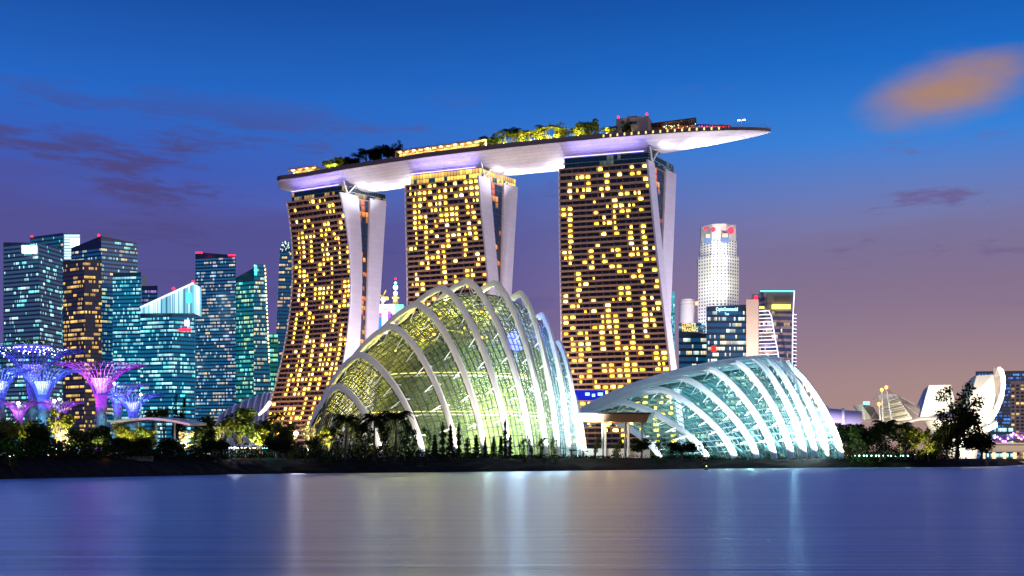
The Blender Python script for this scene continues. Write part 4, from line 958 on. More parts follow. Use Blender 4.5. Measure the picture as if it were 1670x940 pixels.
# right of the hotel
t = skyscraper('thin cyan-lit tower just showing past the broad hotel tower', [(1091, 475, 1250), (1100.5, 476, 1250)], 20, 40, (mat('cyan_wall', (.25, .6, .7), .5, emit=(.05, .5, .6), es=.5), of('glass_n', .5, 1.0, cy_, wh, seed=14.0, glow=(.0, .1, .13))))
root = thing('cylinder_tower', 'short white cylindrical tower beside the floodlit white skyscraper', 'office tower', G(1121, 1420))
mb = MB(); q = G(1121, 1420, 3.5); rr = 13*1420/F; mb.lathe(q, [(rr, 0), (rr, zat(490, 1420)-3.5), (rr*.97, zat(489, 1420)-3.5), (.1, zat(488.5, 1420)-3.5)], 28); mb.build('wall', mat('white_wall_tower', (.75, .72, .74), .6), root, smooth=False)
for k in range(2):
    mb = MB(); mb.lathe((q.x, q.y, zat(493+k*5, 1420)), [(rr*1.012, 0), (rr*1.012, .8)], 28); mb.build('ring_band', CONC, root)
lamp('SPOT', P(1118, 560, 1340), 300000, (1, .9, .95), root, 2, P(1121, 510, 1410), 100, 1, 'wall_fill')  # added spot without a fixture, brightens the pale wall
sign_panel(root, 1134, 1140, 492, 498, 1400, emit('orange_sign', (1, .3, .12), 4))
# floodlit white skyscraper: octagonal shaft with setbacks
WW = office('punched_windows', (.05, .09, .2), (.78, .76, .70), lin(60, 110, 180), lin(255, 240, 190), .2, .35, 4.6, (.002, .006, .02), .2, .55, 15, .0)
UW = mat('floodlit_stone', (.78, .76, .70), .7, var=.06)
root = thing('white_skyscraper', 'tall floodlit white skyscraper with a stepped top and red crown lights', 'skyscraper', G(1171, 1400))
cxx = G(1171, 1400)
def octo(cx, cy, w, cut): return [(cx-w+cut, cy-w), (cx+w-cut, cy-w), (cx+w, cy-w+cut), (cx+w, cy+w-cut), (cx+w-cut, cy+w), (cx-w+cut, cy+w), (cx-w, cy+w-cut), (cx-w, cy-w+cut)]
rz = R(38); k = 0
for (w, py0, py1, nfl) in ((24.2, 750, 422, 60), (21.6, 422, 396, 6), (21.0, 396, 371, 3)):
    poly = octo(0, 0, w, w*.55); poly = [(cxx.x+x*math.cos(rz)-y*math.sin(rz), cxx.y+x*math.sin(rz)+y*math.cos(rz)) for x, y in poly]
    za, zb = (3.5 if py0 == 750 else zat(py0, 1400)), zat(py1, 1400)
    mb = MB(); mb.prism(poly, za, zb); mb.build('wall', UW, root); fh = (zb-za)/nfl
    if nfl > 3:
        for f in range(nfl):
            mb = MB()
            for i in range(8):
                p0, p1 = poly[i], poly[(i+1) % 8]; l = math.hypot(p1[0]-p0[0], p1[1]-p0[1]); nx, ny = (p1[1]-p0[1])/l*.2, -(p1[0]-p0[0])/l*.2; z0_, z1_ = za+fh*(f+.3), za+fh*(f+.78)
                nw = max(1, round(l/4.6)); sc = nw*4.6/l
                mb.face([(p0[0]+nx, p0[1]+ny, z0_), (p1[0]+nx, p1[1]+ny, z0_), (p1[0]+nx, p1[1]+ny, z1_), (p0[0]+nx, p0[1]+ny, z1_)], uv=[(i*46, k), (i*46+l*sc, k), (i*46+l*sc, k+.98), (i*46, k+.98)])
            mb.build('window_band', WW, root); k += 1
for (px0, px1, py0, py1) in ((1149, 1160, 381, 389), (1176, 1189, 380, 388)):
    sign_panel(root, px0, px1, py0, py1+8, 1374, mat('crown_recess', (.12, .2, .4), .3), 'crown_opening'); sign_panel(root, px0+2, px1-2, py0+1, py1-1, 1373, emit('crown_glow', (1, .8, .5), 1.3), 'crown_light')
for px, py, r in ((1150, 373, 2.2), (1163, 374.5, 3.0), (1192, 376, 4.2)): 
    mb = MB(); mb.sphere(P(px, py, 1368), r, 10); mb.build('crown_sign', emit('crown_red', (1, .05, .10), 2.2), root)
for px, py, Y, e_, aim, col in ((1150, 470, 1335, 130000, (1163, 440), (1, .97, .8)), (1185, 470, 1335, 130000, (1183, 440), (1, .95, .75)), (1165, 412, 1340, 70000, (1165, 388), (1, .97, .9)), (1190, 412, 1340, 70000, (1188, 388), (1, .97, .9)), (1168, 560, 1330, 120000, (1170, 505), (.9, .95, 1))):
    lamp('SPOT', P(px, py, Y), e_, col, root, 2, P(aim[0], aim[1], 1376), 120, 1.0, 'facade_flood')
t = skyscraper('low white block with red and gold roof lettering below the white skyscraper', [(1107, 527, 1180), (1151, 527, 1180)], 20, 4, (CONC, of('glass_o', .5, 1.0, lin(180, 255, 255), wh, seed=16.0)), z0=zat(548, 1180))
t['label'] = 'small glowing block carrying gold roof lettering below the white skyscraper'
t2 = skyscraper('dark office block with a gold-lettered roof and scattered white rooms', [(1107, 540, 1150), (1160, 545, 1150)], 30, 20, (SPD, of('glass_p', .35, 1.6, wh, yl, seed=17.0)))
t3 = skyscraper('wide navy office block topped by a cyan company sign', [(1152, 500, 1100), (1217, 497, 1100)], 30, 26, (SPD, of('glass_q', .30, 1.6, yl, wh, seed=18.0, glow=(.0, .03, .10))))
def writing(body, px0, px1, py0, py1, Y, m, name, parent):
    cu = bpy.data.curves.new(name, 'FONT'); cu.body = body; cu.align_x = 'CENTER'; cu.extrude = .04
    o = bpy.data.objects.new(name, cu); COL.objects.link(o); bpy.context.view_layer.update()
    me = bpy.data.meshes.new_from_object(o.evaluated_get(bpy.context.evaluated_depsgraph_get())); bpy.data.objects.remove(o)
    xs = [v.co.x for v in me.vertices]; ys = [v.co.y for v in me.vertices]; a, b_ = P(px0, py1, Y), P(px1, py0, Y); off = wloc(parent)
    sx = (b_.x-a.x)/(max(xs)-min(xs)); sy = (b_.z-a.z)/(max(ys)-min(ys))
    for v in me.vertices: v.co = Vector((a.x+(v.co.x-min(xs))*sx, Y-v.co.z*4, a.z+(v.co.y-min(ys))*sy))-off
    me.materials.clear(); me.materials.append(m); me.name = name
    q = bpy.data.objects.new(name, me); COL.objects.link(q); q.parent = parent; return q
writing('CapitaCommercial', 1168, 1203, 501.5, 509, 1098, emit('sign_ice', (.35, .85, 1), 5), 'sign_lettering', t3)
writing('Trust', 1182, 1189, 510, 514, 1098, emit('sign_ice2', (.35, .85, 1), 3), 'sign_lettering', t3)
writing('STRAITS', 1112, 1134, 527.5, 534, 1148, emit('sign_gold', (1, .6, .08), 2.2), 'sign_lettering', t2)
writing('TRADING', 1112, 1138, 535.5, 541, 1148, emit('sign_gold2', (1, .8, .15), 2.2), 'sign_lettering', t2)
sign_panel(t2, 1160, 1168, 564, 574, 1095, emit('red_logo', (1, .03, .03), 1.8), 'sign')
t = skyscraper('pale windowless service tower joined to the curved-front hotel block', [(1217, 489, 1075), (1237, 488, 1070)], 30, 0, (mat('cream_wall', (.78, .62, .56), .7), SPD))
lamp('SPOT', P(1222, 640, 1000), 700000, (1, .82, .66), t, 2, P(1227, 540, 1070), 70, 1, 'wall_fill')
sign_panel(t, 1226, 1238, 480, 489, 1085, CONC, 'plant_room'); beacon(t, 1233, 485, 1070, 1.8)
SPM = mat('mauve_spandrel', (.30, .20, .20), .5)
t = skyscraper('mauve hotel block with white curved outline lights and a yellow sign', [(1238, 476, 1050), (1247, 475, 1040), (1295, 475, 1046)], 40, 27, (SPM, of('glass_r', .10, 1.3, yl, wh, seed=19.0, glow=(.0, .006, .02), gls=(.01, .02, .08))), bottom=[1238, 1247, 1299])
LINE = emit('outline_light', (.75, .70, 1), 2.2)
sign_panel(t, 1259, 1289, 497, 504, 1036, SIGNY); sign_panel(t, 1239, 1246, 500, 503.5, 1038, SIGNY)
mb = MB(); mb.box(((P(1250, 480, 1041).x+P(1296, 480, 1041).x)/2, 1041, (zat(476, 1041)+zat(508, 1041))/2), (P(1296, 0, 1041).x-P(1250, 0, 1041).x, 3, zat(476, 1041)-zat(508, 1041))); mb.build('sign_wall', mat('olive_wall', (.16, .13, .12), .5), t)
sign_panel(t, 1240, 1296, 474.2, 476, 1038, emit('roof_cyan', (.1, .8, 1), 3), 'roof_light')
mb = MB(); mb.tube([P(1295.5, 475, 1037), P(1293, 520, 1037), P(1292, 600, 1037)], .55, 5); mb.build('outline_light', LINE, t)
arc = [P(1238, 508, 1037), P(1254, 507, 1036), P(1258, 516, 1036), P(1263, 545, 1036), P(1268, 572, 1036), P(1273, 605, 1036)]
mb = MB(); mb.tube(arc, .55, 5); mb.build('outline_light', LINE, t)
for k in range(16):
    py = 513+k*5.9; xr = 1256.5+(py-508)*.168; mb = MB(); mb.tube([P(1238, py+.8, 1037), P(xr, py, 1036)], .42, 4); mb.build('floor_light', LINE, t)
    mb = MB(); mb.tube([P(1293.5, py, 1037), P(1299, py+.6, 1042)], .36, 4); mb.build('floor_light', LINE, t)
# far right hotels
t = skyscraper('dark glass hotel with blue window dots behind the white museum petals', [(1591, 606, 1080), (1664, 605, 1080), (1700, 605, 1090)], 40, 26, (mat('slate_wall', (.12, .11, .13), .5), of('glass_s', .5, 1.1, lin(40, 120, 240), lin(90, 170, 255), seed=20.0, cl=.1, glow=(.01, .015, .03))))
t = skyscraper('beige balcony hotel at the frame edge over the bridge', [(1648, 622, 1000), (1720, 621, 1000)], 30, 22, (mat('beige_wall', (.46, .36, .31), .7), office('beige_rooms', (.02, .02, .03), (.46, .36, .31), lin(255, 225, 140), lin(255, 190, 90), .34, 1.2, 4.2, (.0, .0, .0), .1, .36, 21, .0)))
t = skyscraper('low glass podium with bright white floors below the dark glass hotel', [(1598, 697, 940), (1652, 697, 940)], 30, 5, (SPT, of('glass_t', .95, 1.8, lin(190, 255, 240), wh, seed=22.0, fl=.9)))
# building site with cranes behind, seen between two hotel towers
root = thing('unfinished_tower', 'floodlit tower under construction with screens, seen between two hotel towers', 'building site', G(640, 1150))
mb = MB(); mb.prism([(P(616, 0, 1150).x, 1150), (P(662, 0, 1150).x, 1150), (P(662, 0, 1150).x, 1180), (P(616, 0, 1150).x, 1180)], 3.5, zat(513, 1150)); mb.build('lower_floors', SPD, root)
mb = MB(); mb.prism([(P(616, 0, 1152).x, 1152), (P(644, 0, 1152).x, 1152), (P(644, 0, 1152).x, 1180), (P(616, 0, 1152).x, 1180)], zat(513, 1150), zat(496, 1150)); mb.build('white_hoarding', UW, root)
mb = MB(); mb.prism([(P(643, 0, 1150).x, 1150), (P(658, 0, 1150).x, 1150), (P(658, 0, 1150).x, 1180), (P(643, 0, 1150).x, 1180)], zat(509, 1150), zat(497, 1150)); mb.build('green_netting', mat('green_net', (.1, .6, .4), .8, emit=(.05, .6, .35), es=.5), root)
for px0, px1, py0, py1, cc, st, nm in ((623, 632, 507, 545, (.9, .9, 1), 3, 'screen'), (617, 623, 515, 545, (.05, .25, 1), 1.6, 'screen'), (633, 638, 512, 530, (.4, .1, 1), 1.6, 'screen'), (618, 623, 512, 516, (1, .05, .2), 3, 'red_sign'), (631, 636, 509, 512, (1, .1, .3), 3, 'red_sign'), (640, 652, 520, 526, (1, .05, .15), 1.8, 'red_sign')):
    sign_panel(root, px0, px1, py0, py1, 1146, emit('screen_%d_%d' % (px0, py0), cc, st), nm)
lamp('SPOT', P(628, 520, 1120), 260000, (1, 1, .95), root, 2, P(630, 503, 1152), 120, 1, 'site_flood')
root = thing('beacon_mast', 'lit yellow mast with green and white beacon lamps, seen between two hotel towers', 'mast', P(645, 497, 1160))
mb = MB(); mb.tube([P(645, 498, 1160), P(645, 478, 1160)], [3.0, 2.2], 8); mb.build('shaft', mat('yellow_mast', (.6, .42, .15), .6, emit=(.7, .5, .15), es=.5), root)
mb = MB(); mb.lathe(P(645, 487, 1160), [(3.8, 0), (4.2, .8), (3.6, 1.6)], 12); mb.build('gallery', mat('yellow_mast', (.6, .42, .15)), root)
mb = MB(); mb.tube([P(645, 478, 1160), P(645, 456, 1160)], [.9, .3], 6); mb.build('spire', STEEL, root)
mb = MB(); mb.sphere(P(645, 469, 1158), 2.4, 10); mb.build('beacon', emit('white_beacon', (.7, 1, 1), 8), root); mb = MB(); mb.sphere(P(645, 462, 1158), 1.5, 10); mb.build('beacon', emit('green_beacon', (.2, 1, .4), 5), root); mb = MB(); mb.sphere(P(645, 478, 1157), 1.8, 10); mb.build('beacon', COOL, root)
beacon(root, 645, 455, 1160, 1.0)
root = thing('tower_crane', 'yellow tower crane with a raised jib, seen between two hotel towers', 'crane', P(624, 496, 1150))
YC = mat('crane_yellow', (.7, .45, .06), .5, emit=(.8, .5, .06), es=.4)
mb = MB(); mb.tube([P(624, 496, 1150), P(624, 484, 1150)], 1.0, 4); mb.build('mast', YC, root)
mb = MB(); mb.tube([P(623.5, 485, 1150), P(629.5, 473.5, 1150)], .5, 4); mb.build('jib', YC, root)
mb = MB(); mb.tube([P(618.5, 481, 1150), P(632, 487, 1150)], .8, 4); mb.box(P(631, 487, 1150), (3, 2, 3)); mb.build('counter_jib', YC, root)
mb = MB(); mb.sphere(P(625, 489, 1146), 2.2, 8); mb.build('work_lamp', COOL, root)

# ------------------------------------------------------------------ supertrees
def supertree(label, px, rim, hw_px, waist, wt_px, Y, pur, core_col, core_e, lo_col, nbr=30, rimlight=False, tr_lamps=4):
    base = G(px, Y); H = zat(rim, Y)-3.5; h0 = zat(waist, Y)-3.5; Rm = hw_px*Y/F; rt = wt_px*Y/F
    root = thing('supertree', label, 'supertree', base)
    mb = MB(); mb.tube([base-Vector((0, 0, .5)), base+Vector((0, 0, h0*.5)), base+Vector((0, 0, h0)), base+Vector((0, 0, h0+(H-h0)*.55))], [rt*1.25, rt*.95, rt*.8, rt*.75], 12); mb.build('trunk', mat('supertree_trunk', (.12, .10, .14), .8), root)
    rnd = random.Random(int(px*7)); mb = MB()
    for _ in range(520):
        z = rnd.uniform(0, h0*1.0); a = rnd.uniform(0, 6.28); r = rt*(1.25-.45*z/max(h0, 1))+rnd.uniform(0, .35); leafquad(mb, base+Vector((r*math.cos(a), r*math.sin(a), z)), .34, rnd)
    mb.build('trunk_planting', foliage('climbers', (.03, .10, .06), (.25, .4, .35)) if 'climbers_' not in MATS else MATS['climbers_'], root, fix=False)['kind'] = 'stuff'
    rr = lambda s: (rt*.80+(Rm-rt*.8)*(1-math.cos(s*math.pi/2))**1.05, h0*.72+(H-h0*.72)*math.sin(s*math.pi/2)**.95)
    mb = MB()
    mb.tube([(rr(s)[0], 0, rr(s)[1]) for s in [i/9*.72 for i in range(10)]], .085*Y/300, 4, cap=False)
    r0, z0_ = rr(.72)
    for k in (-1, 0, 1):
        a2 = k*.75*math.pi*2/nbr/1.6; r1, z1 = rr(.86); r2, z2 = rr(1.0)
        mb.tube([(r0, 0, z0_), (r1*math.cos(a2*.6), r1*math.sin(a2*.6), z1), (r2*math.cos(a2), r2*math.sin(a2), z2+.4*abs(k))], .06*Y/300, 4, cap=False)
    me = mb.mesh('branch', pur)
    for i in range(nbr):
        o = bpy.data.objects.new('branch', me); COL.objects.link(o); o.parent = root; o.rotation_euler = (0, 0, i*2*math.pi/nbr+.05)
    for s in (.45, .66, .84):
        r, z = rr(s); mb = MB(); mb.tube([base+Vector((r*math.cos(a), r*math.sin(a), z)) for a in [k*2*math.pi/32 for k in range(33)]], .05*Y/300, 4, cap=False); mb.build('ring', pur, root)
    mb = MB(); mb.loft([[base+Vector(((.66*rr(s)[0])*math.cos(a), (.66*rr(s)[0])*math.sin(a), rr(s)[1])) for a in [k*2*math.pi/24 for k in range(24)]] for s in [.24+.05*i for i in range(6)]], caps=False); mb.build('core', mat('core_mesh', (.8, .8, .85), .5), root)
    for i in range(5):                           # lamps ringed below the funnel, aimed up its outside
        a = -2.9+i*.66; r = rr(.5)[0]; q = base+Vector((r*1.2*math.cos(a), r*1.2*math.sin(a), h0*.6)); mb = MB(); mb.box(q, (.5, .5, .3)); mb.build('uplighter', DARK, root)
        lamp('SPOT', q+Vector((0, 0, .3)), core_e*.08, lo_col, root, .4, base+Vector((0, 0, h0+(H-h0)*.42)), 100, 1, 'funnel_light')
    for k in (-1, 0, 1):
        r, z = rr(.42); lamp('POINT', base+Vector((k*r*.9, -r*1.5, z)), core_e*.07, core_col, root, .3, name='core_light')
    lamp('POINT', base+Vector((0, -Rm*.55, H*.82)), core_e*.13, lo_col, root, .5, name='branch_light'); lamp('POINT', base+Vector((-Rm*.55, -Rm*.2, H*.84)), core_e*.10, lo_col, root, .5, name='branch_light'); lamp('POINT', base+Vector((Rm*.55, -Rm*.2, H*.84)), core_e*.10, lo_col, root, .5, name='branch_light')
    for i in range(tr_lamps): lamp('POINT', base+Vector((rnd.uniform(-1, 1)*rt*1.2, -rt*2.0, h0*(i+.4)/tr_lamps)), core_e*.06, (.1, .8, 1) if i % 3 else lo_col, root, .3, name='trunk_light')
    if rimlight:
        mb = MB(); mb.lathe(base+Vector((0, 0, H)), [(Rm*.34, -.6), (Rm*.36, 0), (Rm*.36, 1.6), (Rm*.30, 1.8), (.1, 2.0)], 24); mb.build('rooftop_bar', mat('bar_wall', (.1, .1, .25), .4, emit=(.1, .08, .9), es=.7), root)
        for i in range(11):
            a = math.pi+i*math.pi/10; mb = MB(); mb.box(base+Vector((Rm*.37*math.cos(a), Rm*.37*math.sin(a), H+.6)), (.9, .3, .5), a+1.57); mb.build('bar_lamp', emit('bar_blue', (.5, .6, 1), 4), root)
        mb = MB()
        for i in range(160): leafquad(mb, base+Vector((rnd.uniform(-.3, .3)*Rm, rnd.uniform(-.3, .1)*Rm, H+2+rnd.random()*2)), .5, rnd)
        tag(mb.build('roof_planting', LEAF, root, fix=False), kind='stuff'); lamp('POINT', base+Vector((0, -Rm*.3, H+3.2)), 700, (.3, 1, .5), root, .4)
        mb = MB()
        for i in range(70):
            a = rnd.uniform(3.3, 6.1); s = rnd.uniform(.68, .9); r, z = rr(s); mb.sphere(base+Vector((r*.93*math.cos(a), r*.93*math.sin(a), z)), .16, 5)
        tag(mb.build('twinkle_light', COOL, root), kind='stuff')
    return root
PUR = mat('purple_steel', (.40, .07, .55), .45); BLU = mat('blue_lit_steel', (.08, .10, .55), .45)  # blue of the lamps put into the branch steel colour
MATS['climbers_'] = foliage('climbers', (.03, .10, .06), (.25, .4, .35))
supertree('largest supertree, deep blue and purple with a lit bar on its crown', 54, 571, 80, 622, 9, 470, BLU, (.25, .3, 1), 9000, (.45, .2, 1), 36, True)
supertree('blue-white supertree with a cyan planted trunk in front of the largest one', 70, 604, 60, 640, 8.5, 425, BLU, (.55, .8, 1), 16000, (.2, .35, 1), 32)
supertree('pink-white glowing supertree with purple branches beside the bronze office wing', 165, 596, 70, 642, 9, 440, PUR, (.95, .6, 1), 15000, (.6, .12, 1), 34)
supertree('blue-white supertree cut by the frame edge', 0, 603, 48, 640, 8, 400, BLU, (.55, .8, 1), 13000, (.2, .3, 1), 30)
supertree('cyan supertree half hidden beside the pink-white one', 192, 628, 50, 652, 7, 500, PUR, (.2, .75, 1), 12000, (.1, .5, 1), 28)
supertree('low wide supertree with a white heart and blue rim behind the dark grove', 217, 644, 50, 668, 7, 400, BLU, (.75, .85, 1), 7000, (.25, .25, 1), 28)
supertree('small violet supertree with a star-bright lamp beside the cyan planted trunk', 31, 658, 30, 682, 4.5, 380, PUR, (.9, .75, 1), 2000, (.5, .15, 1), 26)
supertree('small violet supertree behind the airy yellow-lit tree', 96, 657, 40, 682, 5, 400, PUR, (.9, .8, 1), 1800, (.4, .12, 1), 26)
STAR = emit('star_lamp', (.97, .97, 1), 16)
def pole_lamp(px, py, Y, r, label, e_=0, col=(1, 1, 1), base=3.5):
    p = P(px, py, Y); o = MB(); o.tube([G(px, Y, base), p], .12, 6); o.sphere(p-Vector((0, .3, 0)), r, 10, 1); q = o.build('pole_lamp', [STEEL, STAR]); tag(q, label, 'lamp')
    if e_: lamp('POINT', p-Vector((0, .6+r, 0)), e_, col, q, r)
pole_lamp(483, 707, 262, .5, 'star-bright white floodlight on a pole at the foot of the tall dome', 2200)
pole_lamp(30.5, 658, 372, .55, 'white pole lamp shining in the small violet supertree by the trunk', 1500)
pole_lamp(89, 654.5, 392, .55, 'larger of the two white pole lamps above the airy yellow-lit tree', 1500)
pole_lamp(97, 651.5, 396, .4, 'smaller of the two white pole lamps above the airy yellow-lit tree', 600)
pole_lamp(187, 626, 430, .5, 'white pole lamp shining in front of the cyan supertree', 1500)
pole_lamp(230, 644, 395, .5, 'white pole lamp shining over the low wide supertree', 1200)

# ------------------------------------------------------------------ roofs and small structures behind the grove
root = thing('ribbed_roof_hall', 'grey ribbed shell roof rising behind the grove beside the flared hotel tower', 'hall', G(405, 560))
mb = MB(); rings = []; RB = mat('roof_zinc', (.34, .31, .36), .45, var=.1)
prof = [(362, 676), (385, 661), (410, 650), (432, 643), (446, 640)]
def roofline(s):
    s *= len(prof)-1; i = min(int(s), len(prof)-2); f = s-i; return (prof[i][0]*(1-f)+prof[i+1][0]*f, prof[i][1]*(1-f)+prof[i+1][1]*f)
def roofpt(s, v):
    px, py = roofline(s); zt = zat(py, 565); q = G(px-v*14, 565-v*28, 3.5); q.z = 3.5+(zt-3.5)*math.cos(v*math.pi/2*.9)**.8; return q
mb.loft([[roofpt(s, v/10) for v in range(11)] for s in [i/20 for i in range(21)]], closed=False); mb.build('roof', RB, root, smooth=True)
for k in range(9):
    s = k/8; mb = MB(); mb.tube([roofpt(s, v/10)+Vector((0, -.2, .35)) for v in range(11)], .5, 5); mb.build('roof_rib', mat('roof_rib_paint', (.6, .56, .62), .5), root)
mb = MB(); mb.tube([P(441, 656, 534), P(432, 668, 532), P(422, 677, 530)], [1.0, .9, .6], 6); mb.build('roof_edge_light', emit('roof_edge_white', (1, .85, .8), 2.2), root)
root = thing('curved_canopy', 'curved flat canopy with pink-lit edges behind the grove', 'canopy', G(245, 300))
mb = MB(); rg = []
for i in range(15):
    s = i/14; px = 180+130*s; py = 692-8*math.sin(s*math.pi)+3*s; a = P(px, py, 296+4*s); rg.append([a, a+Vector((0, 16, .6)), a+Vector((0, 16, 1.3)), a+Vector((0, 0, .7))])
mb.loft(rg); mb.build('roof', mat('canopy_metal', (.32, .30, .33), .4), root)
mb = MB(); mb.tube([Vector(r[3])+Vector((0, -.2, -.3)) for r in rg[5:]], .12, 4); mb.build('edge_light', emit('pink_edge', (1, .45, .85), .9), root)
for px in (195, 225, 255, 285): 
    mb = MB(); mb.tube([G(px, 304), P(px, 690, 304)], .25, 6); mb.build('post', STEEL, root)
lamp('POINT', P(240, 700, 290), 900, (.35, .2, 1), root, .5)
for px in (238, 252, 262):
    p = G(px, 256, 4.6); mb = MB(); mb.tube([G(px, 256), p], .08, 5); mb.sphere(p, .3, 8, 1); q = mb.build('blue_light', [DARK, emit('deep_blue_lamp', (.15, .1, 1), 6)]); tag(q, {238: 'blue garden lamp under the yellow-green tree', 252: 'blue garden lamp in the gap beneath the pink-edged canopy', 262: 'blue garden lamp nearest the cream blossom tree'}[px], 'lamp'); lamp('POINT', p+Vector((0, -.6, .4)), 700, (.12, .08, 1), q, .3)
# lit ledge and wall at the water garden
root = thing('garden_wall', 'low dark garden wall with a white light strip at the water garden', 'wall', G(60, 196))
a, b_ = G(-60, 192, 2.2), G(250, 214, 2.2); dv = (b_-a); dv.z = 0; nv = Vector((-dv.y, dv.x, 0)).normalized()
mb = MB(); mb.hexa([a, b_, b_+nv*.8, a+nv*.8, a+Vector((0, 0, 1.5)), b_+Vector((0, 0, 1.5)), b_+nv*.8+Vector((0, 0, 1.5)), a+nv*.8+Vector((0, 0, 1.5))]); mb.build('wall', mat('wall_render', (.05, .05, .05), .8), root)
for p0, p1 in ((-60, 38), (68, 87)):
    q0, q1 = a+dv*((p0+60)/310)-nv*.05, a+dv*((p1+60)/310)-nv*.05; mb = MB(); mb.hexa([q0+Vector((0, 0, z))+nv*k for z in (1.52, 1.74) for k in (0,)]+[q1+Vector((0, 0, 1.52))]*0 if False else [q0+Vector((0, 0, 1.52)), q1+Vector((0, 0, 1.52)), q1+nv*.2+Vector((0, 0, 1.52)), q0+nv*.2+Vector((0, 0, 1.52)), q0+Vector((0, 0, 1.74)), q1+Vector((0, 0, 1.74)), q1+nv*.2+Vector((0, 0, 1.74)), q0+nv*.2+Vector((0, 0, 1.74))]); mb.build('light_strip', emit('ledge_light', (1, .82, .75), 1.6), root)
root = thing('info_panel', 'small glowing blue panel beside the fan-shaped shrub', 'panel', G(126.5, 208))
mb = MB(); mb.box(G(126.5, 208, zat(735, 208)), (.62, .12, 1.1)); mb.build('screen', emit('panel_blue', (.35, .55, 1), 3), root); mb = MB(); mb.box(G(126.5, 208.15, 4.1), (.7, .12, 1.8)); mb.build('case', DARK, root)
plant('shrub', 20, 751, 180, 34, 'green-lit bush growing on the bank below the lit ledge', base=1.4)
uplight(16, 178, 160, (.2, 1, .3), 'small green lamp in the bush on the bank', base=2.0, dy=-2)
for (px, Y, e_, col, lb) in ((93, 262, 1500, YG, 'garden lamp under the airy yellow-lit tree'), (114, 212, 220, YG, 'garden lamp at the fan-shaped shrub'), (92, 216, 160, YG, 'garden lamp at the olive bush beside the black tree'), (22, 214, 300, YG, 'garden lamp at the yellow bush on the ledge'),
    (104, 236, 900, WG, 'garden lamp below the white blossoms'), (160, 230, 260, YG, 'garden lamp under the dark branches lit yellow'), (205, 250, 420, YG, 'garden lamp under the olive tree by the canopy'), (238, 246, 700, YG, 'garden lamp under the yellow-green tree'), (303, 238, 900, WG, 'garden lamp below the cream blossom tree'),
    (358, 244, 420, WG, 'garden lamp under the branchy open tree'), (392, 250, 500, YG, 'garden lamp under the tallest leaning tree'), (420, 256, 1100, YG, 'garden lamp below the yellow-green tree at the stalls'), (503, 256, 420, WG, 'garden lamp by the pale leafy tree'), (537, 256, 600, YG, 'garden lamp under the airy tree near the palms'),
    (625, 258, 420, WG, 'garden lamp between the last two black palms'), (40, 244, 260, YG, 'garden lamp beneath the two olive trees'), (692, 258, 160, GG, 'small green lamp beside the round black bush'), (1492, 446, 700, WG, 'garden lamp under the amber-lit tree'), (1513, 434, 500, YG, 'garden lamp under the tree by the small palm')):
    uplight(px, Y, e_, col, lb)
def stall(px, Y, w, colr, label):
    root = thing('market_stall', label, 'stall', G(px, Y)); q = G(px, Y)
    for sx in (-1, 1):
        for sy in (-1, 1): mb = MB(); mb.tube([q+Vector((sx*w/2, sy*1.2, 0)), q+Vector((sx*w/2, sy*1.2, 2.3))], .06, 5); mb.build('leg', STEEL, root)
    mb = MB(); h = [q+Vector((sx*w/2*1.1, sy*1.4, 2.3)) for sx, sy in ((-1, -1), (1, -1), (1, 1), (-1, 1))]; mb.add(h+[q+Vector((0, 0, 3.2))], [(0, 1, 4), (1, 2, 4), (2, 3, 4), (3, 0, 4), (3, 2, 1, 0)]); mb.build('canopy', mat('tent_white', (.8, .8, .8), .8), root)
    mb = MB(); mb.box(q+Vector((0, 0, 2.1)), (w*.8, .3, .2)); mb.build('lamp', emit('stall_lamp_%d' % px, colr, 12), root); lamp('POINT', q+Vector((0, -.5, 1.7)), 420, colr, root, .4)
stall(383, 242, 3, (.8, .8, 1), 'white lit stall nearest the dark tree by the cream blossom'); stall(395, 244, 3, (1, .85, .7), 'warm white stall under the leaning tree'); stall(437, 250, 3, (.3, .9, 1), 'cyan lit stall beside the palm'); stall(412, 248, 2.6, (1, .6, .35), 'amber lit stall between the warm and the cyan stall')
mb = MB(); p = G(176, 206, 3.7); mb.tube([G(176, 206), p], .06, 5); mb.sphere(p, .18, 8, 1); o = mb.build('path_lamp', [DARK, ORANGE]); tag(o, 'dim orange path lamp low on the dark shore', 'lamp'); lamp('POINT', p+Vector((0, -.5, .2)), 60, (1, .35, .08), o, .2)
# shore lamps on the far bank
sh = None
for i in range(17):
    px = 1374+i*6.6+(i % 3); Y = 425+i*1.3; p = G(px, Y, 3.5)
    if sh is None:
        mb = MB(); mb.tube([(0, 0, 0), (0, 0, .8)], .07, 6); mb.lathe((0, 0, .8), [(.12, 0), (.26, .1), (.26, .42), (.1, .5)], 8, 1); sh = mb.mesh('shore_lamp', [DARK, emit('shore_green', (.5, 1, .75), 7)])
    o = bpy.data.objects.new('shore_lamp', sh); COL.objects.link(o); o.location = p; tag(o, 'small greenish shore lamp in the row along the bank before the museum trees', 'lamp', 'shore lamps along the bank')
    if i % 3 == 1: lamp('POINT', p+Vector((0, -1, 1.0)), 160, (.35, 1, .6), o, .3)
root = thing('buoy', 'tiny dark buoy with an amber lamp near the low dome shore', 'buoy', G(1152, 330, 0))
mb = MB(); mb.lathe(G(1152, 330, 0), [(.1, -.2), (.55, 0), (.6, .3), (.25, .6), (.1, 1.0)], 12); mb.build('float', DARK, root); mb = MB(); mb.sphere(G(1152, 330, 1.1), .16, 8); mb.build('lamp', emit('amber_lamp', (1, .6, .1), 8), root)

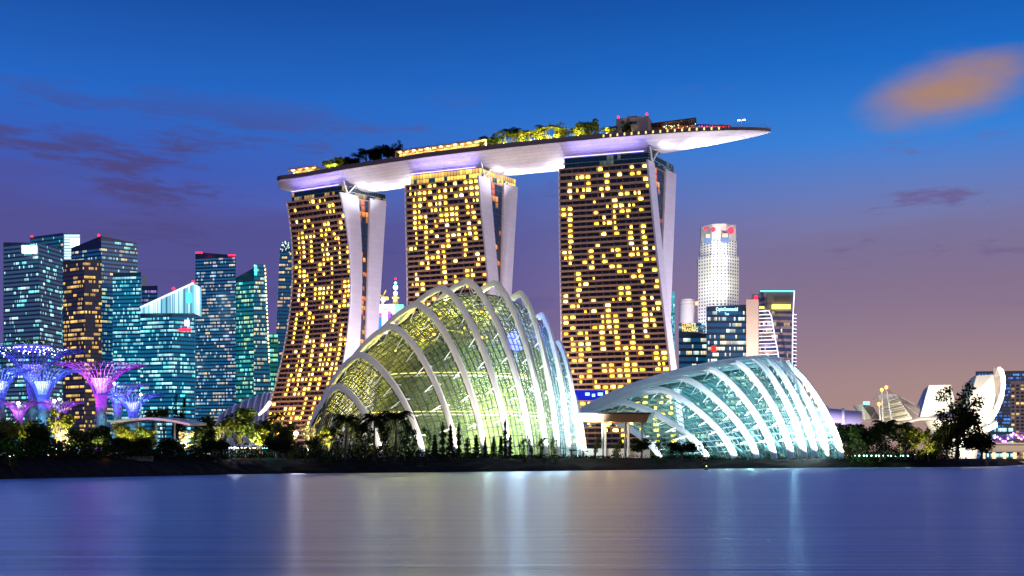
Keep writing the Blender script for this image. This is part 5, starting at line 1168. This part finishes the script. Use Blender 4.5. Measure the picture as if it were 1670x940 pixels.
# ------------------------------------------------------------------ museum with petals, barrel roofs, sails, bridge
def slab(front, Y, thick, m, parent, name, bend=None):
    """front outline in photo pixels at depth Y (per point), given its own thickness towards the rear"""
    a = [P(px, py, Y+dy) for px, py, dy in front]; n = len(a); b_ = [q+Vector((q.x*0+thick*.25, thick, 0)) for q in a]
    cen = sum(a, Vector())/n; b2 = [cen+(q-cen)*.9+Vector((thick*.25, thick, 0)) for q in a]
    mb = MB(); mb.add(a+b2, [tuple(range(n))]+[tuple(range(2*n-1, n-1, -1))]+[(i, n+i, n+(i+1) % n, (i+1) % n) for i in range(n)]); return mb.build(name, m, parent)
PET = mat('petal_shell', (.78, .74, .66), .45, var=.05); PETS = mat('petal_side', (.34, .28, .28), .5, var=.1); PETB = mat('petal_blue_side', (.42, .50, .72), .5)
root = thing('petal_museum', 'white lotus-shaped museum with upright petals glowing at the water edge', 'museum', G(1580, 640))
slab([(1593, 613, 0), (1620, 611, -4), (1624, 640, -10), (1620, 672, -14), (1606, 698, -16), (1588, 708, -16), (1578, 690, -14), (1582, 650, -8)], 640, 22, PET, root, 'petal')
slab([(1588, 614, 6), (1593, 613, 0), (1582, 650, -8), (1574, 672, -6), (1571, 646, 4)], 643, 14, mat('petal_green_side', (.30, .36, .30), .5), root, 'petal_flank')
# curved prong: crescent, thick
out = [(1631, 598), (1637, 603), (1640, 616), (1640, 632), (1637, 650), (1630, 668), (1621, 684), (1612, 694)]; inn = [(1626, 600), (1631, 612), (1632.5, 626), (1631, 640), (1626, 655), (1621, 667), (1615, 678), (1607, 688)]
mb = MB(); mb.loft([[P(a[0], a[1], 618), P(b_[0], b_[1], 620), P(b_[0], b_[1], 636), P(a[0], a[1], 634)] for a, b_ in zip(out, inn)]); mb.build('petal', PET, root)
inn2 = [(1619, 600), (1621, 616), (1623, 636), (1623, 648), (1621.5, 660), (1619, 668), (1614, 678), (1606, 687)]
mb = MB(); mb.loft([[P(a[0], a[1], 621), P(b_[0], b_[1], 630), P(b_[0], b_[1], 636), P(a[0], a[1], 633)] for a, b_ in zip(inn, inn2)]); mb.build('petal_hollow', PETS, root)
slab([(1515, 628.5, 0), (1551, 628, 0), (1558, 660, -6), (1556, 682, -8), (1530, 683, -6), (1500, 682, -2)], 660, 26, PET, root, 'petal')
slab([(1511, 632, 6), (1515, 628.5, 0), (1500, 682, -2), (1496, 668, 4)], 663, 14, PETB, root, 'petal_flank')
mb = MB(); cen = G(1565, 655, 3.5); mb.lathe(cen, [(9, 0), (10, 6), (14, 13), (19, 20), (20, 22), (18, 22.5), (.1, 22)], 28); mb.build('bowl', PET, root)
slab([(1600, 700, 0), (1626, 688, 0), (1627, 697, 0), (1612, 704, 0)], 615, 10, PET, root, 'bowl_wing')
for px, Y, e_, aim in ((1575, 575, 52000, (1600, 660)), (1610, 572, 60000, (1605, 650)), (1634, 580, 26000, (1632, 640)), (1525, 595, 30000, (1530, 655)), (1555, 590, 14000, (1560, 700))):
    q = G(px, Y, 4.2); mb = MB(); mb.box(q-Vector((0, 0, .3)), (.8, .8, .8)); mb.build('floodlight', DARK, root); lamp('SPOT', q+Vector((0, 0, .5)), e_*5, (1, .9, .68), root, .6, P(aim[0], aim[1], 640), 90, 1, 'museum_flood')
root = thing('sail_pavilion', 'striped cream sail-shaped roofs with cable masts beside the lotus museum', 'pavilion', G(1455, 620))
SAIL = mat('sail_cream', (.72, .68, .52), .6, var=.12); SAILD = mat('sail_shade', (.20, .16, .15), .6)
slab([(1432, 644, 0), (1461, 643, 0), (1488, 684, -4), (1466, 690, -6), (1440, 690, -4)], 640, 12, SAIL, root, 'sail')
for k in range(5):
    py = 655+k*7.2; w = 1.2
    mb = MB(); mb.tube([P(1434.5+k*1.4, py+3, 637.4-k*.6), P(1447+k*2, py+1.5, 636.6-k*.6), P(1466+k*4.4, py-4, 637.0-k*.7)], .5, 5); mb.build('batten', mat('sail_batten', (.42, .38, .26), .6), root)
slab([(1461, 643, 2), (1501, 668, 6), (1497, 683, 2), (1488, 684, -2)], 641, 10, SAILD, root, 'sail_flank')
slab([(1392, 661, 0), (1406, 660, 0), (1423, 684, 0), (1408, 685, 0)], 650, 8, SAIL, root, 'sail')
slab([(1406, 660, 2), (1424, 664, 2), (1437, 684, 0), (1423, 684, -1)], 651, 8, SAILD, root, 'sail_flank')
mb = MB(); mb.tube([P(1407, 686, 630), P(1440, 690, 624), P(1480, 688, 620), P(1500, 683, 620), P(1530, 683, 624)], 1.0, 6); mb.build('rim_beam', PETS, root)
for (px0, py0, px1, py1, lt) in ((1440, 690, 1438, 637, 1), (1455, 690, 1445.5, 633, 1), (1436, 690, 1433.5, 660, 1), (1410, 685, 1406.5, 661, 0)):
    mb = MB(); mb.tube([P(px0, py0, 618), P(px1, py1, 618)], [.55, .4], 6); mb.build('mast', WHITE, root)
    if lt: mb = MB(); mb.sphere(P(px1, py1-1, 617), .9, 8); mb.build('mast_lamp', emit('mast_orange', (1, .4, .05), 7), root)
for (a, b_) in (((1445.5, 635), (1500, 664)), ((1438, 638), (1408, 668)), ((1407, 662), (1422, 684)), ((1433.5, 660), (1420, 684)), ((1445.5, 636), (1497, 677))):
    mb = MB(); mb.tube([P(*a, 617), P(*b_, 630)], .16, 4); mb.build('cable', STEEL, root)
sign_panel(root, 1408, 1418, 655.5, 660, 648, emit('green_sign', (.2, 1, .7), 3))
for px, aim in ((1440, (1455, 668)), (1470, (1458, 660)), (1405, (1402, 672))):
    q = G(px, 592, 5); lamp('SPOT', q, 52000, (1, .9, .58), root, .5, P(aim[0], aim[1], 640), 90, 1, 'sail_flood'); mb = MB(); mb.box(q-Vector((0, 0, .4)), (.8, .8, .8)); mb.build('floodlight', DARK, root)
root = thing('barrel_roof_hall', 'purple-lit hall with three stepped barrel roofs beside the low dome', 'hall', G(1375, 650))
BAR = mat('barrel_zinc', (.36, .33, .46), .5, var=.08)
for k, (x0, x1, yt) in enumerate(((1338, 1350, 663), (1348, 1376, 666), (1374, 1406, 669))):
    mb = MB(); rg = []
    for i in range(9):
        a = i/8*math.pi/2; rg.append([P(x0, yt+24*(1-math.sin(a)), 640-14*math.cos(a)*1.0+k), P(x1, yt+2+22*(1-math.sin(a)), 640-14*math.cos(a)+k)])
    v = [q for r in rg for q in r]; mb.loft([[r[0], r[1], r[1]+Vector((0, 12, -1)), r[0]+Vector((0, 12, -1))] for r in rg]); mb.build('roof', BAR, root)
    mb = MB(); mb.loft([[P(x0-1.2, yt-3+27*(1-math.sin(i/8*math.pi/2)), 639-14*math.cos(i/8*math.pi/2)+k), P(x0+3.0, yt-3.5+26*(1-math.sin(i/8*math.pi/2)), 638-14*math.cos(i/8*math.pi/2)+k), P(x0+3.0, yt-3+26*(1-math.sin(i/8*math.pi/2)), 642-14*math.cos(i/8*math.pi/2)+k), P(x0-1.2, yt-2+27*(1-math.sin(i/8*math.pi/2)), 643-14*math.cos(i/8*math.pi/2)+k)] for i in range(9)]); mb.build('arch_edge', PET, root)
    q = P(x0+7, 690, 612); lamp('SPOT', q, 16000, (.72, .6, 1), root, .6, P(x0+6, 670, 636), 100, 1, 'hall_flood')
root = thing('road_bridge', 'flat road bridge with amber-lit piers leaving the frame edge', 'bridge', G(1660, 660))
def dk(px0, px1, py0, py1, Y0, Y1, d, m, nm):
    mb = MB(); a, b_, c_, e_ = P(px0, py1, Y0), P(px1, py1, Y1), P(px1, py0, Y1), P(px0, py0, Y0); v = Vector((0, d, 0)); mb.hexa([a, b_, b_+v, a+v, e_, c_, c_+v, e_+v]); return mb.build(nm, m, root)
dk(1560, 1760, 727, 737, 690, 660, 14, mat('bridge_concrete', (.30, .24, .22), .7, var=.15), 'deck'); dk(1560, 1760, 723.5, 727, 689.6, 659.6, .5, mat('bridge_parapet', (.10, .08, .10), .6), 'parapet'); dk(1600, 1760, 722.6, 723.6, 689.2, 659.2, .3, emit('bridge_lamp', (1, .6, .15), 1.3), 'rail_light')
for px in (1604, 1621, 1638, 1655, 1672):
    mb = MB(); mb.prism([(G(px-3, 668).x, 668), (G(px+3, 668).x, 668), (G(px+2, 676).x, 676), (G(px-2, 676).x, 676)], -1, zat(738, 668)); mb.build('pier', CONC, root); lamp('POINT', P(px+8, 743, 664), 900, (1, .62, .2), root, .5, name='bridge_light')
dk(1600, 1760, 753, 760, 655, 640, 4, mat('quay_stone', (.3, .24, .26), .8), 'pier_base')
root = thing('helix_footbridge', 'purple-lit twisted footbridge arching above the road bridge', 'footbridge', G(1660, 780))
AR = lambda s: (1618+130*s, 720-10*math.sin(min(1, s*1.6)*math.pi/1.6))
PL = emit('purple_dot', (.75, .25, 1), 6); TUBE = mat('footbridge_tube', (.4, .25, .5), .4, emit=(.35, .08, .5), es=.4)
for ph in (0, math.pi):
    mb = MB(); mb.tube([P(AR(i/60)[0], AR(i/60)[1], 780)+Vector((0, 4*math.cos(i*.5+ph), 2.3*math.sin(i*.5+ph))) for i in range(61)], .35, 5); mb.build('helix_tube', TUBE, root)
for i in range(0, 60, 2):
    mb = MB(); mb.sphere(P(AR(i/60)[0], AR(i/60)[1], 775)+Vector((0, 0, 2.3*math.sin(i*.5))), .75, 6); mb.build('lamp', PL, root)
mb = MB(); mb.tube([P(AR(i/20)[0], AR(i/20)[1]+4, 780) for i in range(21)], 1.2, 6); mb.build('walk_deck', STEEL, root)

# ------------------------------------------------------------------ things on the roof garden
def on_deck(s, u, dz=0.0):
    p, t, n, w, h = deck(s); return p+n*(u*w)+Vector((0, 0, ZD+dz)), t, n
def s_of(px):
    lo, hi = 0.0, 1.0
    for _ in range(40):
        m_ = (lo+hi)/2; q, t, n = on_deck(m_, -.5); lo, hi = (m_, hi) if CX+F*q.x/q.y < px else (lo, m_)
    return lo
def roof_plant(kind, px, u, h, w, label, group):
    tm, cm, H, Wd = KINDS[kind]; q, t, n = on_deck(s_of(px), u); rnd = random.Random(int(px*10))
    o = thing('palm_tree' if 'palm' in kind else 'tree', label, 'palm' if 'palm' in kind else 'tree', q, group); o.scale = (w*1.3/Wd, w*1.3/Wd, h*1.1/H); o.rotation_euler = (0, 0, rnd.uniform(0, 6.28))
    for me in (tm, cm): c = bpy.data.objects.new(me.name.split('.')[0], me); COL.objects.link(c); c.parent = o
for i, (px, h, w, k, lb) in enumerate(((541, 8, 11, 'olive', 'lit olive tree at the low end of the dark roof clump'), (552, 9, 11, 'broad', 'bright green tree over two lamps in the roof clump'), (564, 9, 11, 'olive', 'yellow-green tree mid way into the roof clump'), (576, 9, 10, 'broad_dark', 'first dark tree of the roof clump, by the bright one'), (589, 10, 10, 'palm', 'dark roof palm, shorter, by the first dark tree'),
    (601, 12, 11, 'full_palm', 'dark roof palm with a full head above the farthest hotel tower'), (613, 12, 11, 'broad_dark', 'dark roof tree between two dark palms'), (625, 12, 11, 'full_palm', 'dark roof palm, second full head from the lamps'), (637, 13, 12, 'broad_dark', 'tallest dark tree of the roof clump'), (650, 12, 11, 'tall_sparse', 'dark ragged tree ending the roof clump at the lit terrace'))):
    roof_plant(k, px, -.62, h, w, lb, 'trees of the dark roof clump')
for i, (px, h, w, k, lb) in enumerate(((800, 10, 11, 'broad_dark', 'dark tree starting the lit roof grove'), (812, 9, 11, 'broad', 'roof tree one step into the lit grove'), (826, 11, 12, 'lit_palm', 'leaning roof palm left of the densest lit trees'), (838, 12, 12, 'full_palm', 'tall dark palm in the lit roof grove'), (852, 11, 12, 'olive', 'yellow-lit broad roof tree above a single lamp'), (866, 10, 12, 'lit_palm', 'low yellow-lit palm in the lit roof grove'),
    (880, 11, 12, 'olive', 'yellow-lit roof tree left of the brightest lamps'), (894, 12, 13, 'lit_palm', 'yellow-lit palm over the brightest roof lamps'), (908, 12, 12, 'lit_palm', 'second yellow-lit palm over the brightest roof lamps'), (920, 10, 12, 'olive', 'yellow-lit roof tree before a gap in the grove'), (944, 11, 13, 'olive', 'rounded yellow-green tree standing apart in the roof grove'), (966, 12, 11, 'broad', 'green tree ending the lit roof grove'), (996, 8, 10, 'olive', 'small lit tree at the foot of the rooftop box'), (1022, 9, 8, 'tall_sparse', 'dark thin tree in front of the rooftop box'))):
    roof_plant(k, px, -.66, h, w, lb.replace('left of', 'next to'), 'trees of the lit roof grove')
for i, px in enumerate((546, 556, 790+10, 828, 858, 872, 888, 900, 914, 948, 994)):
    q, t, n = on_deck(s_of(px), -.86); mb = MB(); mb.tube([q, q+Vector((0, 0, 1.9))], .08, 5); mb.sphere(q+Vector((0, 0, 2.2)), .5, 8, 1); o = mb.build('roof_lamp', [DARK, emit('roof_globe', (1, .85, .3), 8)])
    tag(o, 'yellow globe lamp glowing among the roof trees', 'lamp', 'globe lamps among the roof trees'); lamp('POINT', q+Vector((0, 0, 3.4))-n*1.0, 15000, (1, .86, .2), o, .5)
mb = MB(); rnd = random.Random(91)
for a_, b_, n_ in ((530, 655, 900), (786, 985, 1900)):
    for _ in range(n_):
        q, t, n = on_deck(s_of(rnd.uniform(a_, b_)), rnd.uniform(-.93, -.5), rnd.random()**1.5*4.2+.2); leafquad(mb, q, .42, rnd)
o = mb.build('deck_planting', LEAFY, fix=False); tag(o, 'low leafy planting under the trees along the roof deck edge', 'planting', kind='stuff')
def terrace(px0, px1, label, hh=5.0, u0=-.88):
    s0, s1 = s_of(px0), s_of(px1); q0, t, n = on_deck(s0, u0); q1 = on_deck(s1, u0)[0]; L = (q1-q0).length; ax = (q1-q0).normalized(); n = Vector((-ax.y, ax.x, 0))
    root = thing('terrace_bar', label, 'rooftop bar', (q0+q1)/2)
    for z0_, z1_, nm, mm, ex in ((hh-.5, hh, 'roof', BROWN, 1.0), (0.02, .4, 'floor', BROWN, .4)):
        mb = MB(); a, b_ = q0-n*ex, q1-n*ex; c_, d_ = q1+n*9, q0+n*9; mb.hexa([v+Vector((0, 0, z)) for z in (z0_, z1_) for v in (a, b_, c_, d_)]); mb.build(nm, mm, root)
    mb = MB(); a, b_ = q0+n*5, q1+n*5; mb.hexa([v+Vector((0, 0, z)) for z in (.4, hh-.5) for v in (a, b_, b_+n*.3, a+n*.3)]); mb.build('rear_wall', mat('terrace_wall', (.62, .48, .30), .7), root)
    k = max(3, int(L/5))
    for i in range(k+1):
        p = q0.lerp(q1, i/k); mb = MB(); mb.box(p+Vector((0, 0, hh/2)), (.4, .4, hh-.5)); mb.build('post', BROWN, root)
    for i in range(k):
        p = q0.lerp(q1, (i+.5)/k)+n*2; mb = MB(); mb.box(p+Vector((0, 0, hh-.65)), (2.4, 1.2, .22), math.atan2(ax.y, ax.x)); mb.build('ceiling_lamp', emit('terrace_lamp', (1, .72, .28), 5), root)
        if i % 2 == 0: lamp('POINT', p+Vector((0, 0, hh-1.4)), 1500, (1, .7, .26), root, .4)
    rnd = random.Random(int(px0)); mb = MB()
    for i in range(int(L*10)):
        p = q0.lerp(q1, rnd.random())+n*rnd.uniform(-1, 8); leafquad(mb, p+Vector((0, 0, hh+rnd.random()**2*1.3)), .3, rnd)
    tag(mb.build('roof_planting', LEAFD, root, fix=False), kind='stuff')
    return root
terrace(474, 522, 'gold-lit rooftop terrace near the blunt end of the roof deck', 5.6)
terrace(655, 800, 'long gold-lit rooftop restaurant between the dark clump and the lit grove', 6.4)
q, t, n = on_deck(s_of(1028), .1); ang = math.atan2(t.y, t.x)
root = thing('rooftop_box', 'tan windowless plant box with red lamps on the roof deck', 'plant room', q)
mb = MB(); mb.box(q+Vector((0, 0, 7)), (20, 13, 14), ang); mb.build('wall', mat('tan_render', (.34, .27, .24), .7), root)
mb = MB(); mb.box(q+t*-1+Vector((0, 0, 15)), (6, 4, 2.2), ang); mb.build('roof_unit', mat('red_unit', (.28, .12, .10), .6), root)
mb = MB(); mb.box(q-t*-1-n*6.55+Vector((0, 0, 10.6)), (4, .3, 1.6), ang); mb.build('vent', DARK, root)
for k in (-9, 9): mb = MB(); mb.tube([q+t*k-n*5+Vector((0, 0, 14)), q+t*k-n*5+Vector((0, 0, 15))], .15, 5, 1); mb.sphere(q+t*k-n*5+Vector((0, 0, 15.5)), .7, 8); mb.build('beacon', [RED, DARK], root)
mb = MB(); mb.tube([q-t*4+Vector((0, 0, 14)), q-t*4+Vector((0, 0, 17.5))], .2, 5); mb.build('pole', DARK, root)
# restaurant with tilted roof and coloured lights
s0, s1 = s_of(1064), s_of(1136); a, b_ = on_deck(s0, -.7)[0], on_deck(s1, -.6)[0]; ax = (b_-a).normalized(); n = Vector((-ax.y, ax.x, 0))
root = thing('roof_restaurant', 'rooftop restaurant with a thin tilted dark roof and orange lights', 'restaurant', (a+b_)/2)
mb = MB(); mb.hexa([a-n*3+Vector((0, 0, 5.6)), b_-n*3+Vector((0, 0, 7.4)), b_+n*10+Vector((0, 0, 7.6)), a+n*10+Vector((0, 0, 5.8)), a-n*3+Vector((0, 0, 6.1)), b_-n*3+Vector((0, 0, 8.0)), b_+n*10+Vector((0, 0, 8.2)), a+n*10+Vector((0, 0, 6.3))]); mb.build('roof', DARK, root)
mb = MB(); mb.hexa([v+Vector((0, 0, z)) for z in (0, 5.6) for v in (a+n*4, b_+n*4, b_+n*9, a+n*9)]); mb.build('wall', mat('restaurant_wall', (.22, .12, .08), .6), root)
rnd = random.Random(14)
for k in range(9): mb = MB(); mb.tube([a.lerp(b_, k/8)-n*2, a.lerp(b_, k/8)-n*2+Vector((0, 0, 5.6+1.8*k/8))], .18, 5); mb.build('post', DARK, root)
for k in range(26):
    p = a.lerp(b_, rnd.uniform(.25, 1))+n*rnd.uniform(-1.5, 3.5)+Vector((0, 0, rnd.uniform(1.5, 5.2))); mb = MB(); mb.sphere(p, rnd.uniform(.2, .45), 6); mb.build('lantern', emit('lantern_%d' % (k % 4), [(1, .4, .08), (1, .75, .35), (1, .2, .1), (.2, .8, 1)][k % 4], 4), root)
for k in (.4, .65, .9): lamp('POINT', a.lerp(b_, k)+n*1+Vector((0, 0, 3.2)), 500, (1, .5, .2), root, .4)
for i in range(12):
    px = 1139+i*4.4; q, t, n = on_deck(s_of(px), -.55); root = thing('parasol', 'dark deck parasol hung with a red lamp near the bow of the roof deck', 'parasol', q, 'deck parasols near the bow'); hgt = 4.2-.16*i
    mb = MB(); mb.tube([q, q+Vector((0, 0, hgt))], .1, 5); mb.build('pole', STEEL, root); mb = MB(); mb.lathe(q+Vector((0, 0, hgt)), [(1.9, 0), (1.0, .5), (.05, .9)], 8); mb.build('canopy', DARK, root); mb = MB(); mb.sphere(q+Vector((.4, -.7, hgt-.5)), .36, 6); mb.build('lamp', RED if i % 2 else ORANGE, root)
q, t, n = on_deck(s_of(1208.5), -.3)
root = thing('lamp_mast', 'white lamp mast with a crossarm on the bow of the roof deck', 'mast', q)
mb = MB(); mb.tube([q, q+Vector((0, 0, 8))], [.3, .2], 6); mb.tube([q+Vector((0, 0, 8)), q+Vector((0, 0, 11))], .08, 4); mb.build('pole', WHITE, root)
mb = MB(); mb.tube([q-t*2.2+Vector((0, 0, 6.7)), q+t*2.2+Vector((0, 0, 6.9))], .14, 5); mb.build('crossarm', WHITE, root)
for k in (-2, -1, 1, 2): mb = MB(); mb.box(q+t*k+Vector((0, 0, 6.5)), (.55, .5, .35)); mb.build('lamp', COOL, root)
p0, t, n, w, h = deck(.012); mb = MB(); q = p0+Vector((0, -2, ZD+1.8)); mb.tube([q-Vector((0, 0, 1.8)), q], .1, 5, 1); mb.sphere(q+Vector((0, 0, .5)), .8, 8); o = mb.build('deck_beacon', [RED, DARK]); tag(o, 'red warning lamp at the blunt end of the roof deck', 'lamp')
